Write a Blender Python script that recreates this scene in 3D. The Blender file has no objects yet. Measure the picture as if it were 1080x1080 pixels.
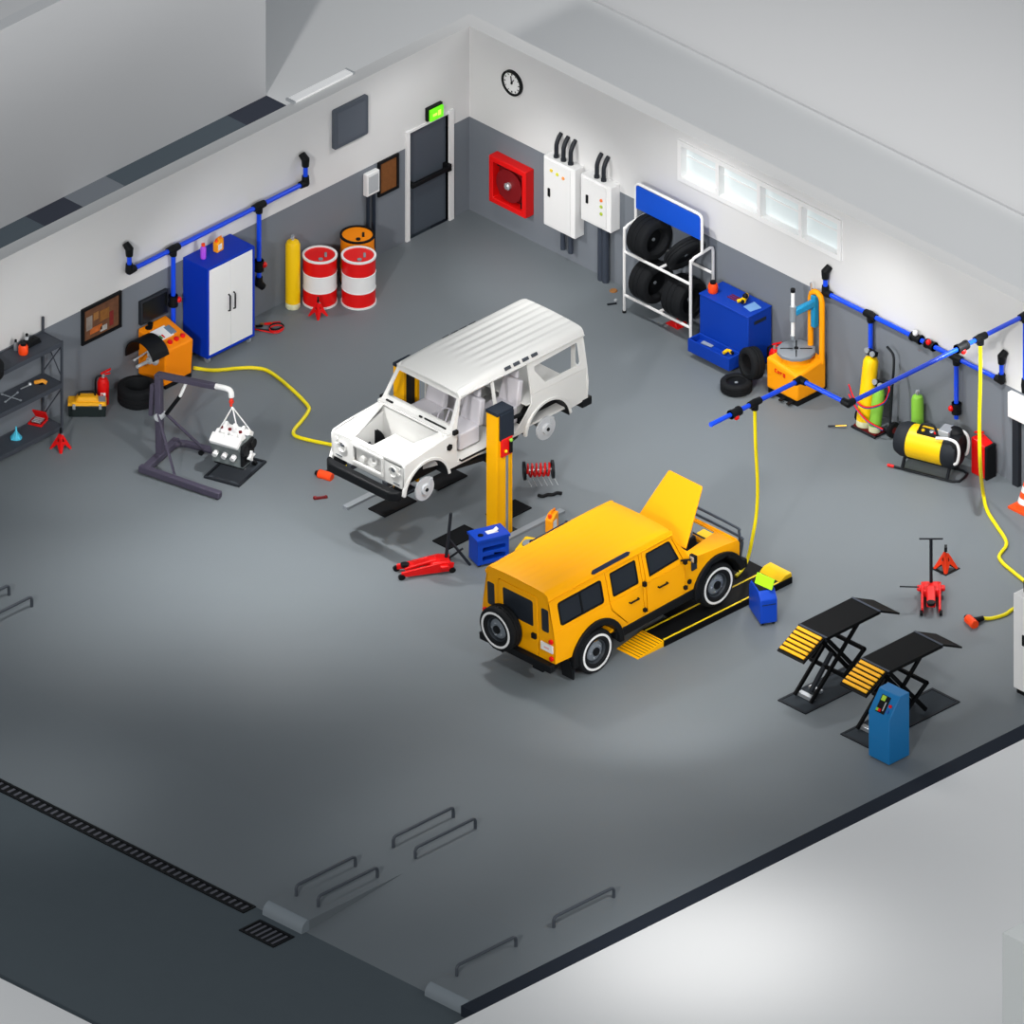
import bpy, bmesh, math, random
from mathutils import Vector, Matrix
from mathutils.geometry import tessellate_polygon
random.seed(4)
S = bpy.context.scene
COL = S.collection
PI = math.pi

# ---------------------------------------------------------------- measuring the photograph
KX, KY, KZ = 44.55, 22.27, 54.56          # pixels per metre of the 30 degree parallel view
def P(px, py, z=0.0):                      # pixel -> point on the level z
    u = (px-495)/KX; v = (py-221+KZ*z)/KY
    return Vector(((v-u)/2, (v+u)/2, z))

# ---------------------------------------------------------------- materials
def lin(h):
    h = h.lstrip('#'); c = [int(h[i:i+2], 16)/255 for i in (0, 2, 4)]
    return tuple((x/12.92 if x <= .04045 else ((x+.055)/1.055)**2.4) for x in c)+(1,)
_M = {}
def mat(name, hexc, rough=.5, metal=0, noise=0, scale=6, emit=0, spec=.35, coat=0):
    if name in _M: return _M[name]
    m = bpy.data.materials.new(name); m.use_nodes = True
    nt = m.node_tree; b = nt.nodes['Principled BSDF']
    c = lin(hexc)
    b.inputs['Base Color'].default_value = c
    b.inputs['Roughness'].default_value = rough
    b.inputs['Metallic'].default_value = metal
    b.inputs['Specular IOR Level'].default_value = spec
    b.inputs['Coat Weight'].default_value = coat
    if emit:
        b.inputs['Emission Color'].default_value = c
        b.inputs['Emission Strength'].default_value = emit
    if noise:
        tc = nt.nodes.new('ShaderNodeTexCoord'); n = nt.nodes.new('ShaderNodeTexNoise')
        n.inputs['Scale'].default_value = scale; n.inputs['Detail'].default_value = 6
        r = nt.nodes.new('ShaderNodeMapRange')
        r.inputs['To Min'].default_value = 1-noise; r.inputs['To Max'].default_value = 1+noise
        mx = nt.nodes.new('ShaderNodeVectorMath'); mx.operation = 'SCALE'
        mx.inputs[0].default_value = c[:3]
        nt.links.new(tc.outputs['Object'], n.inputs['Vector'])
        nt.links.new(n.outputs['Fac'], r.inputs['Value'])
        nt.links.new(r.outputs['Result'], mx.inputs['Scale'])
        nt.links.new(mx.outputs['Vector'], b.inputs['Base Color'])
    _M[name] = m
    return m
WHITE = mat('white_paint', '#eaeaea', .45)
CARW = mat('primer_white', '#d0d0ce', .5, spec=.3)
YEL = mat('car_yellow', '#f7a800', .5, spec=.18)
YEL2 = mat('bright_yellow', '#f6c600', .45)
LIFTY = mat('lift_yellow', '#ffb800', .5, spec=.2)
ORG = mat('machine_orange', '#f58a08', .5, spec=.2)
ORG2 = mat('changer_orange', '#fda00a', .5, spec=.2)
OILC = mat('oil_can_orange', '#fca014', .5, spec=.2)
SAFE = mat('safety_orange', '#ff4a10', .5)
RED = mat('gloss_red', '#e01010', .38)
DRED = mat('dark_red', '#6d0c12', .5)
BLUE = mat('cobalt_blue', '#0434b4', .5, spec=.2)
PIPEB = mat('pipe_blue', '#0c48e4', .3, spec=.5)
LBLUE = mat('control_blue', '#1a76b4', .4)
CYAN = mat('cyan_plastic', '#50c8e8', .4)
GRN = mat('cylinder_green', '#84c040', .45)
LIME = mat('lime_green', '#a0e820', .5)
BLK = mat('black_plastic', '#0d0f12', .55, spec=.2)
RUB = mat('tyre_rubber', '#131518', .8, spec=.2, noise=.15, scale=20)
DST = mat('dark_steel', '#22262c', .6, noise=.08, spec=.2)
HST = mat('hoist_paint', '#474353', .5, spec=.25)
SHLF = mat('shelf_grey', '#3e434c', .6, noise=.06)
GREY = mat('mid_grey', '#858c93', .5)
LGR = mat('light_grey', '#b4b8bc', .5)
CHR = mat('chrome', '#d8dce0', .25, metal=.7)
GLASSD = mat('tinted_glass', '#23282f', .3, spec=.3)
GLASSL = mat('pale_glass', '#e6f0f2', .2, spec=.6)
CREAM = mat('cream_band', '#e0dfb8', .6)
BRN = mat('cork_brown', '#7a4a22', .85, noise=.25, scale=25)
PURP = mat('purple_plastic', '#b050e0', .5)
HOSE = mat('yellow_hose', '#f4e010', .4)
NAVY = mat('navy_cover', '#222a36', .5, spec=.2)
TEAL = mat('arm_blue', '#1c88b8', .4)

# ---------------------------------------------------------------- mesh builder
def cr(pts, n=6):                         # smooth a polyline (Catmull-Rom)
    pts = [Vector(p) for p in pts]; out = []
    e = [pts[0]*2-pts[1]]+pts+[pts[-1]*2-pts[-2]]
    for i in range(1, len(e)-2):
        for k in range(n):
            t = k/n; a, b, c, d = e[i-1:i+3]
            out.append(.5*((2*b)+(c-a)*t+(2*a-5*b+4*c-d)*t*t+(3*b-a-3*c+d)*t**3))
    out.append(pts[-1]); return out
class MB:
    def __init__(s, m=None): s.v = []; s.f = []; s.mi = []; s.ms = []; s.cur = 0; s.T = None; s.m(m or WHITE)
    def m(s, m):
        if m not in s.ms: s.ms.append(m)
        s.cur = s.ms.index(m); return s
    def add(s, vs, fs):
        o = len(s.v)
        for v in vs:
            v = Vector(v); s.v.append(s.T @ v if s.T else v)
        for f in fs: s.f.append([i+o for i in f]); s.mi.append(s.cur)
        return s
    def box(s, x0, x1, y0, y1, z0, z1, top=(0, 0)):       # top = inset of the upper face
        a, b = top
        vs = [(x0, y0, z0), (x1, y0, z0), (x1, y1, z0), (x0, y1, z0), (x0+a, y0+b, z1), (x1-a, y0+b, z1), (x1-a, y1-b, z1), (x0+a, y1-b, z1)]
        return s.add(vs, [(3, 2, 1, 0), (4, 5, 6, 7), (0, 1, 5, 4), (1, 2, 6, 5), (2, 3, 7, 6), (3, 0, 4, 7)])
    def bar(s, p0, p1, w, h, up=(0, 0, 1)):
        p0 = Vector(p0); p1 = Vector(p1); d = (p1-p0).normalized(); u = Vector(up)
        if abs(d.dot(u)) > .98: u = Vector((1, 0, 0))
        r = d.cross(u).normalized(); u = r.cross(d)
        vs = [p+r*a*w/2+u*b*h/2 for p in (p0, p1) for a, b in ((-1, -1), (1, -1), (1, 1), (-1, 1))]
        return s.add(vs, [(3, 2, 1, 0), (4, 5, 6, 7), (0, 1, 5, 4), (1, 2, 6, 5), (2, 3, 7, 6), (3, 0, 4, 7)])
    def lathe(s, prof, o=(0, 0, 0), ax=(0, 0, 1), seg=24, caps=True, closed=False):
        o = Vector(o); a = Vector(ax).normalized()
        t = Vector((1, 0, 0)) if abs(a.x) < .9 else Vector((0, 1, 0))
        e1 = a.cross(t).normalized(); e2 = a.cross(e1); vs = []; fs = []
        for r, h in prof:
            for k in range(seg):
                an = 2*PI*k/seg; vs.append(o+a*h+(e1*math.cos(an)+e2*math.sin(an))*r)
        n = len(prof)
        for i in range(n if closed else n-1):
            j = (i+1) % n
            for k in range(seg):
                l = (k+1) % seg; fs.append((i*seg+k, i*seg+l, j*seg+l, j*seg+k))
        if caps and not closed:
            fs.append(list(range(seg))[::-1]); fs.append([(n-1)*seg+k for k in range(seg)])
        return s.add(vs, fs)
    def cyl(s, p0, p1, r, r1=None, seg=18):
        p0 = Vector(p0); p1 = Vector(p1); d = p1-p0
        return s.lathe([(r, 0), (r if r1 is None else r1, d.length)], p0, d, seg)
    def tube(s, pts, r, seg=8, closed=False):
        pts = [Vector(p) for p in pts]; n = len(pts); vs = []; fs = []
        d = (pts[1]-pts[0]).normalized(); t = Vector((0, 0, 1)) if abs(d.z) < .9 else Vector((1, 0, 0))
        nrm = d.cross(t).normalized()
        for i, p in enumerate(pts):
            if closed: d2 = (pts[(i+1) % n]-pts[i-1]).normalized()
            else: d2 = (pts[min(i+1, n-1)]-pts[max(i-1, 0)]).normalized()
            nrm = (nrm-d2*nrm.dot(d2)).normalized(); b = d2.cross(nrm)
            for k in range(seg):
                an = 2*PI*k/seg; vs.append(p+(nrm*math.cos(an)+b*math.sin(an))*r)
        for i in range(n if closed else n-1):
            j = (i+1) % n
            for k in range(seg):
                l = (k+1) % seg; fs.append((i*seg+k, i*seg+l, j*seg+l, j*seg+k))
        if not closed: fs.append(list(range(seg))[::-1]); fs.append([(n-1)*seg+k for k in range(seg)])
        return s.add(vs, fs)
    def ball(s, c, r, sc=(1, 1, 1), seg=14):
        c = Vector(c); pr = []; vs = []; fs = []; R = seg//2
        for i in range(R+1):
            a = PI*i/R
            for k in range(seg):
                b = 2*PI*k/seg; vs.append(c+Vector((math.sin(a)*math.cos(b)*r*sc[0], math.sin(a)*math.sin(b)*r*sc[1], math.cos(a)*r*sc[2])))
        for i in range(R):
            for k in range(seg):
                l = (k+1) % seg; fs.append((i*seg+k, (i+1)*seg+k, (i+1)*seg+l, i*seg+l))
        return s.add(vs, fs)
    def panel(s, outer, holes, fn):        # fn(u, v, side) with side 0 or 1; a plate with holes and thickness
        loops = [list(outer)]+[list(h) for h in holes]
        flat = [p for l in loops for p in l]
        tr = tessellate_polygon([[Vector((p[0], p[1], 0)) for p in l] for l in loops])
        n = len(flat); vs = [fn(p[0], p[1], 0) for p in flat]+[fn(p[0], p[1], 1) for p in flat]
        fs = [tuple(t) for t in tr]+[tuple(i+n for i in reversed(t)) for t in tr]
        o = 0
        for l in loops:
            k = len(l)
            for i in range(k): a = o+i; b = o+(i+1) % k; fs.append((a, b, b+n, a+n))
            o += k
        return s.add(vs, fs)
    def prism(s, poly, axis, a, b):        # polygon in the two other axes (in x,y,z order), pushed from a to b
        def fn(u, v, side):
            w = b if side else a
            return (w, u, v) if axis == 'x' else (u, w, v) if axis == 'y' else (u, v, w)
        return s.panel(poly, [], fn)
    def build(s, name, parent=None, bevel=0, seg=2, ang=38, loc=None, rz=0):
        me = bpy.data.meshes.new(name); me.from_pydata([tuple(v) for v in s.v], [], s.f)
        for m in s.ms: me.materials.append(m)
        me.polygons.foreach_set('material_index', s.mi)
        bm = bmesh.new(); bm.from_mesh(me)
        bmesh.ops.remove_doubles(bm, verts=bm.verts, dist=1e-5)
        bmesh.ops.dissolve_degenerate(bm, edges=bm.edges, dist=1e-6)
        bmesh.ops.recalc_face_normals(bm, faces=bm.faces)
        for f in bm.faces: f.smooth = True
        bm.to_mesh(me); bm.free()
        me.set_sharp_from_angle(angle=math.radians(ang))
        o = bpy.data.objects.new(name, me); COL.objects.link(o)
        if parent: o.parent = parent
        if loc is not None: o.location = loc
        o.rotation_euler.z = rz
        if bevel:
            md = o.modifiers.new('bevel', 'BEVEL'); md.width = bevel; md.segments = seg
            md.limit_method = 'ANGLE'; md.angle_limit = math.radians(40); md.harden_normals = False
        return o
def tag(o, label, cat, group=None, kind=None):
    if label: o['label'] = label
    if cat: o['category'] = cat
    if group: o['group'] = group
    if kind: o['kind'] = kind
    return o
def thing(name, label, cat, loc=(0, 0, 0), rz=0, group=None):
    o = bpy.data.objects.new(name, None); COL.objects.link(o)
    o.location = loc; o.rotation_euler.z = rz; o.empty_display_size = .1
    return tag(o, label, cat, group)
def struct(o): o['kind'] = 'structure'; return o
def copy_tree(o, parent=None):
    c = o.copy(); COL.objects.link(c); c.parent = parent
    for ch in [k for k in bpy.data.objects if k.parent == o]: copy_tree(ch, c)
    return c
def arcp(cx, cz, r, a0, a1, n=12):
    return [(cx+r*math.cos(math.radians(a0+(a1-a0)*i/n)), cz+r*math.sin(math.radians(a0+(a1-a0)*i/n))) for i in range(n+1)]
def rrect(x0, x1, z0, z1, r=.03, n=3):
    return arcp(x1-r, z1-r, r, 0, 90, n)+arcp(x0+r, z1-r, r, 90, 180, n)+arcp(x0+r, z0+r, r, 180, 270, n)+arcp(x1-r, z0+r, r, 270, 360, n)

# ---------------------------------------------------------------- setting
H = 3.55
WALLP = mat('wall_white', '#d8d8d8', .8, noise=.015, scale=1.5, spec=.15)
DADO = mat('wall_grey', '#757b83', .7, noise=.02, scale=2, spec=.2)
GRND = mat('ground_concrete', '#e4e5e6', .9, noise=.012, scale=.6, spec=.1)
GRND2 = mat('ground_concrete_light', '#e2e2e3', .9, noise=.01, scale=.6, spec=.1)
OUTW = mat('outer_wall_grey', '#dadbdd', .85, noise=.015, scale=.5, spec=.1)
FLR = mat('garage_floor', '#6d7479', .5, noise=.03, scale=.8, spec=.3)
DRV = mat('driveway_asphalt', '#525b61', .9, noise=.03, scale=3, spec=.1)
BAND = mat('dark_kerb', '#262c36', .8, spec=.1)
KERB = mat('kerb_nose', '#7d868d', .7)
A1 = mat('slab_dark', '#3a3f4c', .9); A2 = mat('slab_slate', '#56616a', .9); A3 = mat('slab_grey', '#80868e', .9)

b = MB(FLR)
b.box(0, 16.5, 0, 18.75, -.3, 0)
fl = struct(b.build('floor'))
# entrance bays: sloping slabs between the kerbs
def slope(y0, y1):
    m = MB(FLR); m.prism([(16.5, -.3), (16.5, 0), (18.8, -.2), (18.8, -.3)], 'y', y0, y1)
    return struct(m.build('trim_ramp'))
slope(-.28, 3.5); slope(4.4, 14.0); slope(14.93, 17.84)
def island(y0, y1):
    m = MB(FLR); m.box(16.5, 18.72, y0, y1, -.3, 0)
    m.m(KERB); m.prism([(18.72, -.3), (18.72, .0)]+[(x, z) for x, z in arcp(18.72, -.16, .18, 80, 0, 6)]+[(18.9, -.3)], 'y', y0, y1)
    return struct(m.build('trim_kerb'))
island(3.5, 4.4); island(14.0, 14.93); island(17.84, 18.75)
m = MB(BAND); m.box(-.3, 18.95, 18.75, 19.1, -.3, .0); struct(m.build('trim_edge'))
m = MB(DRV); m.box(18.8, 23.75, -.3, 19.1, -.4, -.2); struct(m.build('floor_driveway'))
m = MB(GRND)
m.box(-40, -.3, -40, 60, -.5, 0); m.box(-.3, 60, -40, -5.35, -.5, 0); m.box(-.3, 60, 19.1, 60, -.5, 0); m.box(23.75, 60, -5.1, 19.1, -.5, 0)
struct(m.build('floor_yard'))
m = MB(GRND2); m.box(-40, -6.4, -40, 60, -.02, .05); struct(m.build('trim_shadow_edge'))  # added low slab in a second tone, standing in for the wall's shadow edge
for x0, x1, mm in ((-.3, .64, A1), (.64, 3.52, A2), (3.52, 4.51, A3), (4.51, 5.42, A1), (5.42, 23.7, A2)):
    m = MB(mm); m.box(x0, x1, -5.1, -.28, -.5, 0); struct(m.build('floor_passage'))
m = MB(OUTW); m.box(-.28, 40, -5.35, -5.1, 0, 3.83); struct(m.build('wall_behind'))
m = MB(GRND2); m.box(.3, 40, -40, -5.35, 3.7, 3.83); struct(m.build('ceiling_behind'))
# left wall (y = 0) with door opening


m = MB(WALLP)
dx0, dx1, dh = .50, 1.44, 2.06
fy = lambda u, v, s_: (u, -.28 if s_ else 0, v)
m.panel([(0, 1.8), (dx0, 1.8), (dx0, dh), (dx1, dh), (dx1, 1.8), (18.75, 1.8), (18.75, H), (0, H)], [], fy)
m.m(DADO); m.panel([(0, 0), (dx0, 0), (dx0, 1.8), (0, 1.8)], [], fy); m.panel([(dx1, 0), (18.75, 0), (18.75, 1.8), (dx1, 1.8)], [], fy)
struct(m.build('wall_left'))
m = MB(WALLP)
fx = lambda u, v, s_: (-.3 if s_ else 0, u, v)
m.panel([(-.28, 1.8), (19.1, 1.8), (19.1, H), (-.28, H)], [[(5.03, 2.68), (8.76, 2.68), (8.76, 3.32), (5.03, 3.32)]], fx)
m.m(DADO); m.panel([(-.28, 0), (19.1, 0), (19.1, 1.8), (-.28, 1.8)], [], fx)
struct(m.build('wall_right'))
# window
m = MB(WHITE)
m.panel([(4.96, 2.61), (8.83, 2.61), (8.83, 3.39), (4.96, 3.39)], [[(5.05, 2.7), (5.86, 2.7), (5.86, 3.3), (5.05, 3.3)], [(5.94, 2.7), (6.84, 2.7), (6.84, 3.3), (5.94, 3.3)], [(6.92, 2.7), (7.82, 2.7), (7.82, 3.3), (6.92, 3.3)], [(7.9, 2.7), (8.74, 2.7), (8.74, 3.3), (7.9, 3.3)]],
        lambda u, v, s_: (-.12 if s_ else .035, u, v))
w = struct(m.build('window_1'))
for a, c in ((5.05, 5.86), (5.94, 6.84), (6.92, 7.82), (7.9, 8.74)):
    g = MB(GLASSL); g.box(-.115, -.10, a, c, 2.7, 3.3); g.m(WHITE); g.box(-.10, -.085, a, c, 3.05, 3.075)
    g.build('pane', w)
# door
m = MB(mat('door_slate', '#4b535d', .5)); m.box(dx0, dx1, -.12, -.06, 0.01, dh)
d = struct(m.build('door_1'))
m = MB(WHITE); m.box(dx1, dx1+.08, -.14, .04, 0, dh+.06); m.box(dx0-.1, dx0, -.14, .04, 0, dh+.06); m.box(dx0, dx1, -.14, .02, dh, dh+.05)
m.build('door_frame', d)
m = MB(BLK); m.bar((dx0+.02, .06, 1.05), (dx1-.03, .06, 1.05), .06, .08); m.box(dx0+.0, dx0+.08, -.06, .09, .99, 1.12); m.box(dx1-.08, dx1-.02, -.06, .08, 1.0, 1.1)
m.build('push_bar', d, bevel=.01)

# floor drains
def drain(x0, x1, y0, y1, label, n):
    t = thing('floor_drain', label, 'drain', (x0, y0, -.2))
    L = y1-y0; W = x1-x0
    f = MB(BLK); f.panel([(0, 0), (W, 0), (W, L), (0, L)], [[(.05, .04), (W-.05, .04), (W-.05, L-.04), (.05, L-.04)]], lambda u, v, s_: (u, v, .02 if s_ else 0.0))
    f.box(.04, W-.04, .04, L-.04, .0, .004)
    f.build('frame', t)
    g = MB(mat('grate_bar', '#55565e', .6)); k = (L-.08)/n
    for i in range(n): g.box(.07, W-.07, .04+k*(i+.28), .04+k*(i+.62), .004, .015)
    g.build('grate', t)
drain(18.8, 19.1, -.28, 13.75, 'long black slotted drain grate along the edge of the garage entrance', 96)
drain(19.06, 19.56, 14.1, 14.92, 'short wide black drain grate in front of the grey kerb nose', 6)

# guide rails
def rail(x0, x1, y, label):
    m = MB(mat('rail_steel', '#454b53', .5)); h = .2
    m.tube([(x0, y, 0), (x0, y, h-.06), (x0+.02, y, h-.02), (x0+.06, y, h), (x1-.06, y, h), (x1-.02, y, h-.02), (x1, y, h-.06), (x1, y, 0)], .028)
    o = m.build('guide_rail', loc=(0, 0, 0)); tag(o, label, 'rail', 'low steel guide rails at the entrance bays')
rail(14.58, 16.0, 14.2, 'left rail of the inner middle pair of low steel guide rails')
rail(14.58, 16.0, 14.72, 'right rail of the inner middle pair of low steel guide rails')
rail(16.9, 18.3, 14.2, 'left guide rail standing on the middle kerb behind the small drain')
rail(16.9, 18.3, 14.72, 'right guide rail standing on the middle kerb behind the small drain')
rail(14.58, 16.0, 18.0, 'single low guide rail near the dark right edge of the floor')
rail(16.9, 18.3, 18.0, 'single guide rail on the front right kerb')
rail(14.58, 16.0, 4.22, 'front guide rail of the pair cut off by the left picture edge')
rail(14.58, 16.0, 3.68, 'rear guide rail of the pair cut off by the left picture edge')

# ================================================================ vehicles
def tyre_prof(r, w, ri):
    h = w/2
    return [(ri, -h*.8), (ri+.02, -h), (r-.05, -h), (r-.012, -h*.86), (r, -h*.7), (r, -.3*h), (r-.012, -.27*h), (r-.012, -.2*h), (r, -.17*h),
            (r, .17*h), (r-.012, .2*h), (r-.012, .27*h), (r, .3*h), (r, h*.7), (r-.012, h*.86), (r-.05, h), (ri+.02, h), (ri, h*.8)]
def wheel(parent, x, y, z, s, name='wheel', r=.405, axis=None):
    ax = axis or (0, s, 0)
    A = Vector(ax)
    t = MB(RUB); t.lathe(tyre_prof(r, .25, .22), (x, y, z), ax, 36, closed=True)
    o = t.build(name, parent)
    k = MB(WHITE); k.lathe([(.295, .118), (.295, .131), (.335, .131), (.335, .118)], (x, y, z), ax, 40, closed=True); k.build('whitewall_ring', o)
    q = MB(mat('rim_dark', '#30353b', .4)); q.lathe([(.245, -.1), (.245, .10), (.215, .10), (.19, .05), (.19, .04)], (x, y, z), ax, 32)
    q.m(mat('rim_grey', '#70777f', .4)); q.lathe([(.18, .03), (.18, .06), (.13, .085), (.09, .09)], (x, y, z), ax, 28)
    q.m(BLK); q.lathe([(.075, .05), (.075, .115), (.05, .125)], (x, y, z), ax, 18)
    q.m(CHR)
    e1 = A.cross(Vector((0, 0, 1))).normalized(); e2 = A.cross(e1)
    for i in range(5):
        an = 2*PI*i/5; p = Vector((x, y, z))+(e1*math.cos(an)+e2*math.sin(an))*.12
        q.cyl(p+A*.08, p+A*.1, .015, seg=6)
    q.build('rim', o); return o
def yside(z):                                   # half width of the body at height z
    if z < 1.19: return .845+.03*max(0, 1-abs(z-.95)/.4)
    return .835-.10*max(0, (z-1.2))/.56
def fside(s, off=0.0, th=.03):
    return lambda u, v, k: (u, s*(yside(v)+off-(th if k else 0)), v)
FD = [(.76, .64), (1.64, .64), (1.64, 1.755), (.965, 1.755), (.76, 1.25)]
def body(parent, M, white):
    m = MB(M)
    fa = arcp(0, .44, .52, 166, 14, 16); ra = arcp(2.87, .44, .52, 166, 14, 16)
    zs = .56; zb = .60
    for s in (1, -1):
        lo = [(-.52, .62)]+[(-.52, 1.02), (-.49, 1.08), (-.2, 1.12), (.6, 1.195)]
        lo += [(.74, 1.195), (.74, .62), (1.66, .62), (1.66, 1.195), (1.72, 1.195), (1.72, .62), (2.12, .62), (2.33, .86), (2.50, 1.06), (2.52, 1.195), (3.84, 1.195), (3.84, .6)]
        lo += ra[::-1]+[(2.3, zs), (.56, zs)]+fa[::-1]
        # drop duplicates on the arches' feet
        m.panel(lo, [], fside(s))
        up = [(.64, 1.2), (.74, 1.2), (.955, 1.775), (1.66, 1.775), (1.66, 1.2), (1.72, 1.2), (1.72, 1.775), (2.52, 1.775), (2.52, 1.2), (3.84, 1.2), (3.84, 1.80), (.92, 1.80)]
        if white: qh = [(2.64, 1.5), (2.95, 1.27), (3.66, 1.27), (3.70, 1.33), (3.70, 1.70), (2.66, 1.70)]; qh = [(2.66, 1.58), (2.86, 1.30), (3.66, 1.30), (3.70, 1.34), (3.70, 1.68), (3.66, 1.70), (2.66, 1.66)]
        else: qh = rrect(2.63, 3.66, 1.26, 1.68, .05)
        m.panel(up, [qh], fside(s))
        # ledge at the waist
        m.box(.64, 3.84, s*.80 if s > 0 else -.875, .875 if s > 0 else -.80, 1.185, 1.205) if False else None
    # fender tops with the engine bay opening
    hood = [(-.42, -.40), (-.42, .40), (.50, .66), (.50, -.66)]
    m.panel([(-.52, -.80), (-.50, -.845), (.64, -.835), (.64, .835), (-.50, .845), (-.52, .80)], [hood],
            lambda u, v, k: (u, v, 1.075+.125*(u+.52)/1.14-(.03 if k else 0)-(.04 if abs(v) > .79 and u < -.45 else 0)+(.045 if abs(v) < .7 and u > .45 else 0)))
    for s in (1, -1):
        m.prism([(-.42, s*.40), (.50, s*.66), (.50, s*.69), (-.42, s*.43)], 'z', .62, 1.1)
    m.box(.50, .54, -.8, .8, .6, 1.22); m.box(.54, .66, -.83, .83, 1.2, 1.25)
    # front face with grille frame
    ff = lambda u, v, k: (-.52+(.03 if k else 0), u, v)
    m.panel([(-.80, .60), (.80, .60), (.845, .66), (.845, 1.03), (.80, 1.075), (-.80, 1.075), (-.845, 1.03), (-.845, .66)], [[(-.34, .70), (.34, .70), (.34, 1.0), (-.34, 1.0)]], ff)
    m.panel([(-.37, .67), (.37, .67), (.37, 1.03), (-.37, 1.03)], [[(-.33, .71), (.33, .71), (.33, .99), (-.33, .99)]], lambda u, v, k: (-.545+(.03 if k else 0), u, v))
    for s in (1, -1):
        m.lathe([(.085, 0), (.085, .03), (.1, .03), (.1, 0)], (-.52, s*.60, .86), (-1, 0, 0), 20, closed=True)
        m.lathe([(.03, 0), (.03, .02)], (-.52, s*.74, .97), (-1, 0, 0), 12); m.lathe([(.03, 0), (.03, .02)], (-.52, s*.74, .86), (-1, 0, 0), 12)
    # windscreen frame
    def fw(u, v, k):
        t = (v-1.22)/(1.80-1.22); return (.62+.31*t+(.03 if k else 0), u*(1-.10*t), v)
    wsh = [[(-.74, 1.31), (-.03, 1.31), (-.03, 1.73), (-.74, 1.73)], [(.03, 1.31), (.74, 1.31), (.74, 1.73), (.03, 1.73)]] if not white else [[(-.75, 1.31), (.75, 1.31), (.75, 1.73), (-.75, 1.73)]]
    m.panel([(-.83, 1.22), (.83, 1.22), (.82, 1.80), (-.82, 1.80)], wsh, fw)
    # back face
    fb = lambda u, v, k: (3.84-(.03 if k else 0), u, v)
    out = [(-.845, .6), (.845, .6), (.87, .95), (.84, 1.19), (.735, 1.78), (.69, 1.86), (.6, 1.90), (-.6, 1.90), (-.69, 1.86), (-.735, 1.78), (-.84, 1.19), (-.87, .95)]
    m.panel(out, [rrect(-.47, .47, .62, 1.76, .05), rrect(.56, .72, 1.16, 1.60, .03), rrect(-.72, -.56, 1.16, 1.60, .03)], fb)
    # ribbed roof
    N = 60; vs = []; st = [(.90, -.10), (.96, -.055), (1.3, -.02), (1.7, 0), (2.0, 0)]+[(2.0+.9*i, 0) for i in range(1, 2)]+[(3.78, 0), (3.85, -.015)]
    for x, dz in st:
        for i in range(N+1):
            t = -1+2*i/N; a = abs(t); y = .755*t
            if a < .80: z = 1.955-.03*a*a
            else: q = (a-.80)/.20; z = 1.936-.15*(1-math.sqrt(max(0, 1-q*q)))-.006*q
            rib = (.010 if white else .003)*math.cos(t*PI*9) if (1.95 < x < 3.8 and a < .75) else 0
            vs.append((x, y, z+dz*(1 if a < .9 else .6)+rib))
    n1 = len(vs); vs += [(x, y*.96, z-.035) for x, y, z in vs]; fs = []
    for i in range(len(st)-1):
        for k in range(N):
            q = (i*(N+1)+k, i*(N+1)+k+1, (i+1)*(N+1)+k+1, (i+1)*(N+1)+k); fs.append(q); fs.append(tuple(j+n1 for j in reversed(q)))
    for i in range(len(st)-1):
        for k in (0, N): a_ = i*(N+1)+k; b_ = a_+N+1; fs.append((a_, b_, b_+n1, a_+n1))
    for i in (0, len(st)-1):
        for k in range(N): a_ = i*(N+1)+k; fs.append((a_, a_+1, a_+1+n1, a_+n1))
    m.add(vs, fs)
    # gutters, floor pan, rear arch lips
    for s in (1, -1):
        m.bar((.93, s*.757, 1.79), (3.84, s*.757, 1.79), .03, .02)
        m.bar((.74, s*.82, .60), (2.2, s*.82, .60), .06, .06)
    m.box(.54, 3.8, -.80, .80, .58, .62)
    return m
def hole_poly_door(rear):
    if rear: return [(1.735, .63), (2.11, .63), (2.32, .87), (2.49, 1.07), (2.505, 1.195), (1.735, 1.195)], [(1.735, 1.2), (2.505, 1.2), (2.505, 1.76), (1.735, 1.76)], rrect(1.82, 2.42, 1.27, 1.70, .03)
    return [(.755, .63), (1.645, .63), (1.645, 1.195), (.755, 1.195)], [(.755, 1.2), (1.645, 1.2), (1.645, 1.76), (.965, 1.76)], [(.86, 1.31), (1.56, 1.28), (1.57, 1.66), (1.55, 1.70), (1.03, 1.70), (1.0, 1.68)]

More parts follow.
